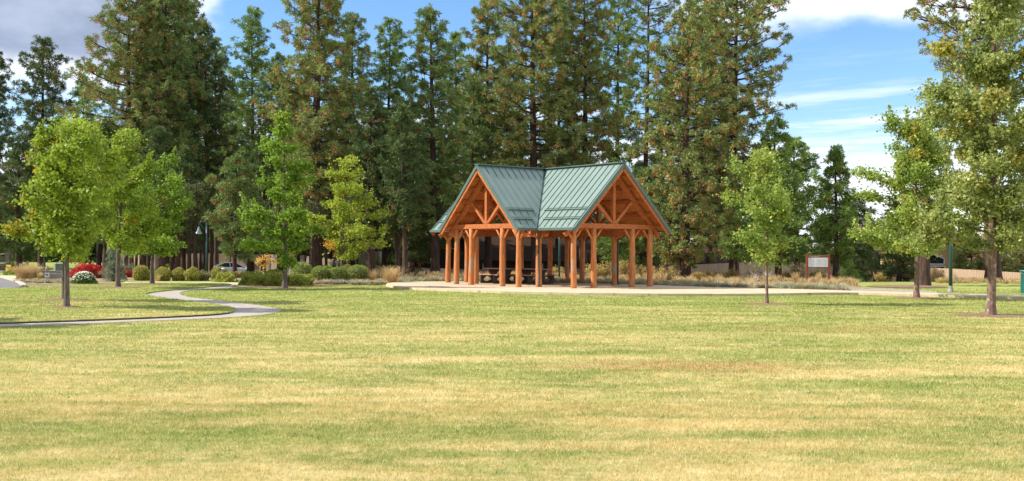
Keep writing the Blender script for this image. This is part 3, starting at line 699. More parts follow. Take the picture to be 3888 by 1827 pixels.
for a, b in [((-L2 - .3, W), (-W, W)), ((-W, W + .1), (-W, L1 + .3)), ((-W + .1, L1 + .003), (W + .15, L1 + .003)), ((W, L1 + .3), (W, W)), ((W + .1, W), (L2 - .2, W)), ((-L2 - .003, -W - .1), (-L2 - .003, W - .1)), ((-L2 + .1, -W), (-W, -W))]:
    plate(a, b, 2.60)
for a, b in [((W, -W), (L2 - .12, -W)), ((W, -W), (W, -L1 + .12)), ((-W, -W), (-W, -L1 + .12)), ((L2, W + .0), (L2, W + .01))]:
    plate(a, b, 2.86, .2)
for sxx in (-1, 1):
    for syy in (-1, 1):
        k = W + .125
        MB().tube([(sxx * (WO + .02), syy * (WO + .02), 2.68), (sxx * (WO - .05), syy * (WO - .05), 2.58), (sxx * (k + .01), syy * (k + .01), 2.26), (sxx * k, syy * k, 2.15), (sxx * k, syy * k, .08), (sxx * (k + .06), syy * (k + .06), .03)], .042, 8).build('downspout', M['downspout'], pav, True)

# picnic tables
def picnic_table(x, y, label):
    root = empty('picnic_table', (x, y, 0), -.8964); tag(root, label, 'picnic table', 'picnic tables under the pavilion roof')
    L = 1.86
    tt = MB()
    for k in range(5): tt.box((0, -.30 + k * .15, .755), (L, .14, .045))
    tt.build('table_top', M['rail'], root)
    for s in (-1, 1):
        b = MB()
        for k in range(2): b.box((0, s * .70 - .075 + k * .15, .455), (L, .14, .045))
        b.build('bench_seat', M['rail'], root)
    for e in (-.56, .56):
        # cast frame: central pedestal that flares under the top, feet and bench brackets with rounded openings
        m = MB(); T = .11
        def pr(poly):
            n = len(poly)
            m.add([(e - T / 2, p[0], p[1]) for p in poly] + [(e + T / 2, p[0], p[1]) for p in poly], [tuple(range(n)), tuple(range(2 * n - 1, n - 1, -1))] + [(i, i + n, (i + 1) % n + n, (i + 1) % n) for i in range(n)])
        pr([(-.36, .73), (.36, .73), (.34, .66), (.17, .44), (.13, .30), (-.13, .30), (-.17, .44), (-.34, .66)])
        pr([(-.13, .30), (.13, .30), (.20, .12), (.20, .0), (-.20, .0), (-.20, .12)])
        for s in (-1, 1):
            pr([(s * .20, .0), (s * .20, .10), (s * .66, .10), (s * .66, .0)])
            pr([(s * .66, .0), (s * .66, .43), (s * .84, .43), (s * .84, .06), (s * .80, .0)])
            pr([(s * .15, .36), (s * .14, .43), (s * .66, .43), (s * .66, .36)])
            pr([(s * .50, .36), (s * .66, .36), (s * .66, .22)]); pr([(s * .14, .36), (s * .28, .36), (s * .135, .24)])
            pr([(s * .20, .10), (s * .30, .10), (s * .15, .22)]); pr([(s * .56, .10), (s * .66, .10), (s * .66, .20)])
        m.build('end_frame', M['tableleg'], root)
    return root
picnic_table(X(1898, 55.6), 55.6, 'left one of the two wood-topped picnic tables on brown cast legs')
picnic_table(X(2028, 54.9), 54.9, 'right one of the two wood-topped picnic tables, behind the front posts')

# ------------------------------------------------------------------ lamps, signs, boxes
def street_lamp(px, D, h, r, label, head=True, armside=-1, z=None):
    x = X(px, D); zb = (TZ(x, D) if z is None else z) - .02; root = empty('street_lamp', (x, D, zb)); tag(root, label, 'street lamp', 'green park lamps')
    MB().tube([(0, 0, .25), (0, 0, h * .5), (0, 0, h)], [r, r * .9, r * .72], 12).build('pole', M['lampgreen'], root, True)
    MB().lathe([(r * 1.9, 0), (r * 1.9, .06), (r * 1.45, .10), (r * 1.35, .16), (r * 1.05, .26), (r * 1.05, .30)], n=16).build('base', M['basegrey'] if r > .07 else M['lampgreen'], root, True)
    MB().lathe([(r * .9, h), (r * 1.1, h + .03), (r * .5, h + .10), (.01, h + .14)], n=10).build('finial', M['lampgreen'], root, True)
    a = armside
    pts = [(0, 0, h - .05)] + [(a * (.22 - .22 * math.cos(t)), 0, h + .24 * math.sin(t)) for t in [math.pi * k / 8 for k in range(1, 8)]] + [(a * .44, 0, h - .10)]
    MB().tube(pts, .022, 7).build('arm', M['lampgreen'], root, True)
    MB().tube([(0, 0, h - .38), (a * .2, 0, h - .18), (a * .34, 0, h + .08)], .014, 6).build('brace', M['lampgreen'], root, True)
    sh = MB().lathe([(.035, h - .08), (.06, h - .12), (.07, h - .24), (.10, h - .27), (.10, h - .32), (.205, h - .44), (.21, h - .46)], (a * .44, 0, 0), 20)
    o = sh.build('lamp_shade', M['lampshade'], root, True)
    MB().lathe([(.185, h - .462), (.15, h - .485), (.02, h - .50)], (a * .44, 0, 0), 14).build('lens', M['lens'], o, True)
    return root
street_lamp(784, 61.2, 3.15, .052, 'slim green lamp post with arched arm beside the clipped round shrubs')
street_lamp(2124, 62.9, 3.6, .062, 'green lamp post seen between the pavilion posts behind the plaza', armside=1)
street_lamp(3610, 49.6, 4.4, .085, 'stout green lamp post on a grey base by the right-hand pavement', armside=1)

def bollard(px, D, label):
    x = X(px, D); root = empty('bollard_light', (x, D, TZ(x, D))); tag(root, label, 'bollard light')
    MB().lathe([(.09, 0), (.09, .42), (.095, .43)], n=14).build('base', M['whitepaint'], root, True)
    m = MB()
    for k in range(4): m.lathe([(.085, .44 + k * .045), (.10, .455 + k * .045), (.085, .47 + k * .045)], n=14)
    m.build('louvre', M['basegrey'], root, True); MB().lathe([(.10, .63), (.10, .69), (.04, .72)], n=14).build('cap', M['whitepaint'], root, True)
bollard(848, 61.0, 'short white bollard light between the shrubs near the car')

# notice board on two red-brown posts
D = 58.6; kx = X(3106, D); kb = empty('notice_board', (kx, D, TZ(kx, D)), math.radians(-4)); tag(kb, 'pale notice board held between two red-brown posts', 'notice board')
for s in (-1, 1): MB().box((s * .585, 0, .83), (.115, .115, 1.70)).build('post', M['redpost'], kb, bevel=.01)
MB().box((0, 0, 1.555), (1.05, .05, .12)).build('header', M['redpost'], kb)
MB().box((0, -.01, 1.235), (1.05, .05, .50)).build('panel', M['panel'], kb)
for x_, w_ in ((-.33, .28), (.06, .25), (.37, .22)):
    mm = MB()
    for k in range(13): mm.box((x_, -.038, 1.435 - k * .032), (w_ - .03 * ((k * 7) % 3), .004, .013))
    mm.build('printed_lines', M['panelgrey'], kb)
for x_ in (-.10, .215): MB().box((x_, -.039, 1.24), (.014, .005, .40)).build('divider', M['panelgrey'], kb)
MB().box((0, 0, .965), (1.05, .06, .035)).build('lower_rail', M['redpost'], kb); MB().box((0, -.0, 1.625), (1.06, .06, .012)).build('top_rail', M['signrail'], kb)
text('Rules and Regulations', .078, M['whitepaint'], kb, (-.49, -.028, 1.53), (math.pi / 2, 0, 0), sx=.86)
text('Park', .05, M['ink'], kb, (-.47, -.04, 1.45), (math.pi / 2, 0, 0))

# low park name sign
D = 58.5; x0 = X(213, D); sg = empty('park_sign', (x0, D, -.12), 0); tag(sg, 'low grey park name sign with small square emblem, behind the nearest tree trunk', 'sign')
wid = (262 - 166) * D / F_PX; zt = ZP(213, 1030, D) + .12; zb_ = ZP(213, 1061, D) + .12
MB().box((0, 0, (zt + zb_) / 2), (wid, .06, zt - zb_)).build('board', M['signboard'], sg)
MB().box((0, -.01, zt + .012), (wid + .05, .10, .03)).build('top_rail', M['signrail'], sg); MB().box((.0, -.045, zb_ + .045), (wid - .06, .02, .022)).build('lower_stripe', M['signrail'], sg)
for s in (-1, 1): MB().box((s * wid * .36, .02, zb_ / 2), (.09, .09, zb_)).build('leg', M['signboard'], sg)
ex0 = -wid / 2 + .22; ez = (zt + zb_) / 2 + .015
em = MB().box((ex0, -.035, ez), (.27, .012, .26)).build('emblem', M['whitepaint'], sg)
MB().add([(ex0 - .10, -.044, ez + .02), (ex0 - .03, -.044, ez + .05), (ex0 + .05, -.044, ez - .02), (ex0 + .04, -.044, ez - .05), (ex0 - .03, -.044, ez - .03)], [(0, 1, 2, 3, 4)]).build('emblem_wave', M['emblueblue'], em)
MB().add([(ex0 - .05, -.045, ez + .045), (ex0 + .0, -.045, ez + .06), (ex0 + .06, -.045, ez + .01), (ex0 + .05, -.045, ez - .01)], [(0, 1, 2, 3)]).build('emblem_leaf', M['emgreen'], em)
MB().add([(ex0 + .03, -.046, ez + .045), (ex0 + .10, -.046, ez - .01), (ex0 + .06, -.046, ez - .03)], [(0, 1, 2)]).build('emblem_sun', M['emyellow'], em)
text('Wildflower Park', .135, M['whitepaint'], sg, (ex0 + .17, -.034, ez + .035), (math.pi / 2, 0, 0), sx=.92)

def box_thing(name, px, py0, py1, wpx, D, depth, mat, label, cat, extra=None, rz=0, base=None):
    x = X(px, D); zt = ZP(px, py0, D); zb = (ZP(px, py1, D) if base is None else base); root = empty(name, (x, D, zb), rz); tag(root, label, cat)
    w = wpx * D / F_PX; h = zt - zb
    MB().box((0, 0, h / 2), (w, depth, h)).build('body', mat, root, bevel=.015)
    if extra: extra(root, w, h, depth)
    return root
def cab_extra(root, w, h, d):
    MB().box((-w * .5 - .04, -.06, h / 2), (.11, d + .1, h)).build('side_panel', M['cabinetlight'], root); MB().box((0, 0, h + .02), (w + .1, d + .1, .045)).build('lid', M['cabinetlight'], root)
    MB().box((w * .1, -d / 2 - .012, h * .55), (w * .7, .02, h * .7)).build('door', M['cabinet'], root)
box_thing('utility_cabinet', 231, 1001, 1033, 28, 74, .5, M['cabinet'], 'green utility cabinet with pale side behind the low park sign', 'utility cabinet', cab_extra)
def ped_extra(root, w, h, d):
    MB().box((0, 0, h - .05), (w + .03, d + .03, .10)).build('cap', M['pedestal'], root); MB().box((0, -d / 2 - .008, h * .5), (w * .75, .012, h * .6)).build('cover_plate', M['pedestal'], root)
box_thing('cable_pedestal', 85, 1001, 1036, 15, 68, .24, M['pedestal'], 'narrow grey-green cable pedestal in the dry grass by the driveway', 'cable pedestal', ped_extra)
def post_extra(root, w, h, d): MB().lathe([(w * .5, h - .02), (w * .3, h + .05), (.01, h + .07)], n=8).build('cap', M['lampgreen'], root, True)
box_thing('sign_post', 168, 985, 1030, 5, 70, .08, M['lampgreen'], 'thin dark green post rising behind the left end of the park sign', 'post', post_extra)
# stone gate piers at the far left
def pier(px, top, bot, wpx, D, label, slope=.0):
    x = X(px, D); zb = ZP(px, bot, D); h = ZP(px, top, D) - zb; w = wpx * D / F_PX; root = empty('stone_pier', (x, D, zb)); tag(root, label, 'stone pier')
    r = random.Random(px + 5); m = MB(); z = 0
    while z < h - .08:
        hh = min(r.uniform(.16, .26), h - z); xx = -w / 2
        while xx < w / 2 - .05:
            ww = min(r.uniform(.2, .42), w / 2 - xx); m.box((xx + ww / 2, r.uniform(-.02, .02), z + hh / 2), (ww - .012, w * .9 + r.uniform(-.03, .03), hh - .012)); xx += ww
        z += hh
    m.build('masonry', M['stone'], root)
    MB().add([(-w * .56, -w * .5, h), (w * .56, -w * .5, h + slope), (w * .56, w * .5, h + slope), (-w * .56, w * .5, h), (-w * .56, -w * .5, h + .08), (w * .56, -w * .5, h + slope + .08), (w * .56, w * .5, h + slope + .08), (-w * .56, w * .5, h + .08)], [(0, 3, 2, 1), (4, 5, 6, 7), (0, 1, 5, 4), (1, 2, 6, 5), (2, 3, 7, 6), (3, 0, 4, 7)]).build('cap', M['stonecap'] if slope else M['stone'], root)
pier(31, 949, 1006, 17, 79, 'tall dark stone pier at the far left edge of the park')
pier(4, 972, 1001, 26, 80, 'stone pier with sloping pale cap left of the tall dark pier', .14)
pier(4, 1002, 1028, 28, 74, 'lowest stone pier with flat slanting cap by the road', .05)
pier(57, 944, 962, 13, 120, 'small far stone pier behind the tall dark pier')
def rock(px, py0, py1, wpx, D, label, seed):
    x = X(px, D); zb = ZP(px, py1, D); rx = wpx * D / F_PX / 2; rz = ZP(px, py0, D) - zb; rs = np.random.default_rng(seed)
    bm = bmesh.new(); bmesh.ops.create_icosphere(bm, subdivisions=3, radius=1)
    for v in bm.verts:
        c = v.co; k = 1 + .12 * math.sin(c.x * 4 + seed) + .10 * math.sin(c.y * 5 + c.z * 4 + seed * 2) + .05 * math.sin(c.x * 11 + c.z * 9)
        v.co = Vector((c.x * rx * k, c.y * rx * .8 * k, max(c.z * rz * k, -.1)))
    me = bpy.data.meshes.new('boulder'); bm.to_mesh(me); bm.free(); o = link('boulder', me, M['rock']); o.location = (x, D, zb)
    tag(o, label, 'boulder')
rock(138, 1013, 1029, 46, 69, 'wide brown boulder left of the thin green post', 3)
rock(180, 1013, 1030, 20, 70, 'small pale brown boulder just right of the thin green post', 8)

# litter bin at the right edge
D = 47.5; bx = X(3902, D); tb = empty('litter_bin', (bx, D, -.1)); tag(tb, 'teal slatted litter bin at the right edge of the photo', 'litter bin')
m = MB()
for k in range(26):
    a = k * 2 * math.pi / 26; m.beam((.27 * math.cos(a), .27 * math.sin(a), .04), (.27 * math.cos(a), .27 * math.sin(a), .92), .04, .02, (math.cos(a), math.sin(a), 0))
m.build('slats', M['teal'], tb); MB().lathe([(.24, .06), (.24, .90)], n=20).build('liner', M['lampgreen'], tb, True)
MB().lathe([(.33, .99), (.335, 1.03), (.30, 1.05), (.02, 1.08)], n=24).build('lid', M['teal'], tb, True)
m = MB()
for k in range(4): a = k * math.pi / 2 + .4; m.beam((.25 * math.cos(a), .25 * math.sin(a), .88), (.25 * math.cos(a), .25 * math.sin(a), 1.01), .03, .03)
m.build('lid_bracket', M['teal'], tb)

# ------------------------------------------------------------------ fences
def fence(pts, label, mat, board=.14, gap=.006, seed=1, h=1.85, name='board_fence'):
    """pts: (px, picture y of the top edge, D)"""
    r = random.Random(seed); P = [Vector((X(a, d), d, ZP(a, b, d))) for a, b, d in pts]
    root = empty(name, (P[0].x, P[0].y, TZ(P[0].x, P[0].y))); tag(root, label, 'fence'); o0 = Vector(root.location)
    bm_ = MB(); rails = MB(); posts_ = []
    for a, b in zip(P[:-1], P[1:]):
        t = b - a; Lh = math.hypot(t.x, t.y); n = int(Lh / (board + gap)); u = Vector((t.x / Lh, t.y / Lh, 0)); ang = math.atan2(u.y, u.x)
        for i in range(n):
            f = (i + .5) / n; p = a + t * f - o0
            Mx = Matrix.Translation((p.x, p.y, p.z - h / 2 - .15)) @ Matrix.Rotation(ang, 4, 'Z')
            bm_.box((0, r.uniform(-.006, .006), r.uniform(-.008, .008)), (board, .022, h + .3), Mx)
        for dz in (-.25, -h + .5): rails.beam(a - o0 + Vector((u.y, -u.x, 0)) * -.04 + Vector((0, 0, dz)), b - o0 + Vector((u.y, -u.x, 0)) * -.04 + Vector((0, 0, dz)), .05, .09)
        k = max(1, int(Lh / 2.5))
        for i in range(k + 1): q = a + t * (i / k) - o0; posts_.append(q)
    bm_.build('boards', mat, root); rails.build('rails', mat, root)
    for q in posts_[:60]: MB().box((q.x, q.y + .1, q.z - h / 2 - .1), (.10, .10, h + .1)).build('post', mat, root)
    return root
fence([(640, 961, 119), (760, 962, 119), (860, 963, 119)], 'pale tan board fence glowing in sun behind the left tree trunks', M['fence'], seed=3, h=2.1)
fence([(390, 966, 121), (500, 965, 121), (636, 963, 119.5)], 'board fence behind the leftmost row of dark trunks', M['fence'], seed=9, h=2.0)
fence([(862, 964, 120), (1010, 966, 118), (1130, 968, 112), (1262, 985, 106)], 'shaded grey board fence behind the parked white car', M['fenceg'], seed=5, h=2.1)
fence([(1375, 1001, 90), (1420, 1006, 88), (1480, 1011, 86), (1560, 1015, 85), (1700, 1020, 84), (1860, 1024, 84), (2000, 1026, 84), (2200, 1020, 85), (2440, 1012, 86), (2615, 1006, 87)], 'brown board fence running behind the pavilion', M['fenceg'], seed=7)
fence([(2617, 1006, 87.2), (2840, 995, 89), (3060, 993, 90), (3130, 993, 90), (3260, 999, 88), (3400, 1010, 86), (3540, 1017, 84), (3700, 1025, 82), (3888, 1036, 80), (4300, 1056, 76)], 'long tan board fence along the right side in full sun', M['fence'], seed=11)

# ------------------------------------------------------------------ houses beyond the fences
def house(px0, px1, D, eave_py, ridge_py, depth, wallm, roofm, label, gable=False, wins=(), over=.6, zbase=None):
    """ridge runs left-right (gable=False) or towards the viewer (gable=True). wins: (px0, px1, py0, py1)"""
    x0, x1 = X(px0, D), X(px1, D); cx = (x0 + x1) / 2; zb = TZ(cx, D) - .3 if zbase is None else zbase
    he = ZP((px0 + px1) / 2, eave_py, D) - zb; hr = ZP((px0 + px1) / 2, ridge_py, D) - zb; w = x1 - x0
    root = empty('house', (cx, D, zb)); tag(root, label, 'house', None)
    m = MB(); a = w / 2
    if gable: m.add([(-a, 0, 0), (a, 0, 0), (a, 0, he), (0, 0, hr), (-a, 0, he), (-a, depth, 0), (a, depth, 0), (a, depth, he), (0, depth, hr), (-a, depth, he)], [(0, 1, 2, 3, 4), (5, 9, 8, 7, 6), (0, 5, 6, 1), (1, 6, 7, 2), (0, 4, 9, 5)])
    else: m.add([(-a, 0, 0), (a, 0, 0), (a, 0, he), (-a, 0, he), (-a, depth, 0), (a, depth, 0), (a, depth, he), (-a, depth, he), (-a, depth / 2, hr - .05), (a, depth / 2, hr - .05)], [(0, 1, 2, 3), (4, 7, 6, 5), (0, 3, 8, 7, 4), (1, 5, 6, 9, 2)])
    m.build('wall', wallm, root)
    T = .18
    if gable:
        s = (hr - he) / a; rr = MB()
        for sg in (-1, 1):
            e = a + over; pts_ = [(0, -over, hr), (sg * e, -over, hr - s * e), (sg * e, depth + over, hr - s * e), (0, depth + over, hr)]
            rr.add([(p[0], p[1], p[2] + .02) for p in pts_] + [(p[0], p[1], p[2] + T) for p in pts_], [(0, 1, 2, 3), (4, 7, 6, 5), (0, 4, 5, 1), (1, 5, 6, 2), (2, 6, 7, 3), (3, 7, 4, 0)])
        rr.build('roof', roofm, root)
    else:
        s = (hr - he) / (depth / 2); rr = MB()
        for y0_, sg in ((0, -1), (depth, 1)):
            yo = y0_ + sg * over; pts_ = [(-a - over, depth / 2, hr), (a + over, depth / 2, hr), (a + over, yo, he - s * over), (-a - over, yo, he - s * over)]
            rr.add([(p[0], p[1], p[2] + .02) for p in pts_] + [(p[0], p[1], p[2] + T) for p in pts_], [(0, 1, 2, 3), (4, 7, 6, 5), (0, 4, 5, 1), (1, 5, 6, 2), (2, 6, 7, 3), (3, 7, 4, 0)])
        rr.build('roof', roofm, root)
    for wn in wins:
        if len(wn) == 4: poly = [(wn[0], wn[3]), (wn[1], wn[3]), (wn[1], wn[2]), (wn[0], wn[2])]
        else: poly = wn
        Pn = [(X(p[0], D) - cx, ZP(p[0], p[1], D) - zb) for p in poly]
        fo = MB(); n = len(Pn)
        for i in range(n): a_, b_ = Pn[i], Pn[(i + 1) % n]; fo.beam((a_[0], -.06, a_[1]), (b_[0], -.06, b_[1]), .09, .13, (0, 1, 0))
        wo_ = fo.build('window', M['whitepaint'], root)
        MB().add([(p[0], -.03, p[1]) for p in Pn], [tuple(range(n))]).build('pane', M['glass'], wo_)
    return root
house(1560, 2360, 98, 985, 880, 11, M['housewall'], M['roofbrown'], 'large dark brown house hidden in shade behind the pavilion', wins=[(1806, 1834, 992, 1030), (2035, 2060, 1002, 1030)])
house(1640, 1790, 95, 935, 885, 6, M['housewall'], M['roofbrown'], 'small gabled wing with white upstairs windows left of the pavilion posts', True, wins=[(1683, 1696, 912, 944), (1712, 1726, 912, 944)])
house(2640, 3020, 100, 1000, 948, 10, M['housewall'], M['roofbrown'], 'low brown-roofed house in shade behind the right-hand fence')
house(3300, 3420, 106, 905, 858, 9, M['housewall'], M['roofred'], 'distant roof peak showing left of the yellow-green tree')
house(3460, 3660, 96, 950, 893, 8, M['housetan'], M['roofred'], 'tan gabled house with a large slanted dark window above the fence', True, wins=[[(3486, 1003), (3584, 1003), (3584, 982), (3532, 962), (3486, 962)], (3486, 3586, 1011, 1040)])
house(3650, 4100, 98, 996, 900, 10, M['housetan'], M['roofred'], 'house with broad reddish shingle roof at the right edge')
house(1262, 1440, 112, 948, 905, 9, M['shed'], M['roofbrown'], 'grey house with one pale framed window behind the yellow-green tree', wins=[(1335, 1354, 962, 985)])
# white pergola-like gate seen between the trunks
D = 104; gx = X(1268, D); gt = empty('white_gate', (gx, D, TZ(gx, D))); tag(gt, 'small white timber gate behind the dark round shrubs', 'gate')
zz = ZP(1268, 997, D) - TZ(gx, D); k = D / F_PX
MB().box((-12 * k, 0, zz), (17 * k, .12, .10)).build('cross_bar', M['whitepaint'], gt); MB().box((13 * k, 0, zz), (17 * k, .12, .10)).build('cross_bar', M['whitepaint'], gt)
for a in (-15, -9, 12): MB().box((a * k, 0, zz / 2 - .03), (5 * k, .1, zz - .06)).build('post', M['whitepaint'], gt)

# ------------------------------------------------------------------ parked car
def car(px, D, yaw, label):
    x = X(px, D); zb = TZ(x, D) + .03; root = empty('parked_car', (x, D, zb), yaw); tag(root, label, 'car')
    # x forward. stations: (x, half width low, z bottom, z belt, half width belt)
    st = [(-2.28, .70, .34, .86, .66), (-2.20, .80, .26, .98, .74), (-1.75, .88, .22, 1.02, .80), (-1.0, .90, .20, .98, .83), (.3, .90, .20, .95, .83), (1.0, .90, .20, .93, .81), (1.55, .88, .22, .88, .76), (2.1, .82, .26, .78, .70), (2.30, .66, .34, .62, .60)]
    V = []; F = []
    for (a, w, z0, zb_, wb) in st:
        ring = [(a, -w * .9, z0), (a, -w, z0 + .18), (a, -w, (z0 + zb_) / 2), (a, -wb - .03, zb_ - .05), (a, -wb * .8, zb_ + .015), (a, 0, zb_ + .035), (a, wb * .8, zb_ + .015), (a, wb + .03, zb_ - .05), (a, w, (z0 + zb_) / 2), (a, w, z0 + .18), (a, w * .9, z0)]
        V += ring
    n = 11
    for i in range(len(st) - 1):
        for k in range(n): a = i * n + k; b = i * n + (k + 1) % n; F.append((a, b, b + n, a + n))
    F.append(tuple(range(n))); F.append(tuple(range((len(st) - 1) * n, len(st) * n))[::-1])
    MB().add(V, F).build('body', M['car'], root, True)
    # cabin: glass volume and a painted roof with pillars
    g = [(-1.72, .72, 1.0), (-.95, .60, 1.40), (.15, .60, 1.43), (1.12, .72, .95)]
    base = [(-1.80, .76), (1.20, .76)]
    V = [(-1.80, -.76, .96), (1.22, -.78, .90), (1.22, .78, .90), (-1.80, .76, .96), (-.98, -.60, 1.37), (.22, -.60, 1.40), (.22, .60, 1.40), (-.98, .60, 1.37)]
    MB().add(V, [(0, 1, 5, 4), (1, 2, 6, 5), (2, 3, 7, 6), (3, 0, 4, 7), (4, 5, 6, 7)]).build('windows', M['glass'], root)
    r = MB(); r.add([(-1.10, -.62, 1.37), (-.5, -.63, 1.425), (.28, -.62, 1.40), (.28, .62, 1.40), (-.5, .63, 1.425), (-1.10, .62, 1.37), (-1.10, -.60, 1.40), (-.5, -.58, 1.47), (.28, -.60, 1.43), (.28, .60, 1.43), (-.5, .58, 1.47), (-1.10, .60, 1.40)], [(0, 1, 7, 6), (1, 2, 8, 7), (2, 3, 9, 8), (3, 4, 10, 9), (4, 5, 11, 10), (5, 0, 6, 11), (6, 7, 10, 11), (7, 8, 9, 10)]); r.build('roof', M['car'], root)
    for s in (-1, 1):
        for pa in (((-1.95, s * .77, .97), (-1.02, s * .615, 1.40), .05, .16), ((1.20, s * .785, .92), (.22, s * .615, 1.415), .05, .06), ((-.32, s * .79, .95), (-.36, s * .62, 1.41), .04, .07, (1, 0, 0))): MB().beam(*pa).build('pillar', M['car'], root)
        MB().box((.95, s * .90, 1.0), (.12, .16, .12)).build('mirror', M['car'], root, bevel=.02)
        MB().box((-2.22, s * .58, .80), (.12, .30, .16)).build('taillight', M['taillight'], root, bevel=.02); MB().box((2.20, s * .52, .60), (.14, .30, .12)).build('headlight', M['lens'], root, bevel=.02)
        for a in (-1.38, 1.42):
            tw = empty('wheel', (0, 0, 0)); bpy.data.objects.remove(tw)
            t = MB().tube([(a, s * .92, .32), (a, s * .72, .32)], .325, 20).build('wheel', M['tyre'], root, True); MB().tube([(a, s * .93, .32), (a, s * .90, .32)], .21, 16).build('rim', M['rim'], t, True)
    MB().box((-2.27, 0, .72), (.04, .5, .12)).build('number_plate', M['plate'], root)
    return root
car(884, 113, math.radians(20), 'white saloon car parked behind the shrubs and trunks on the left')
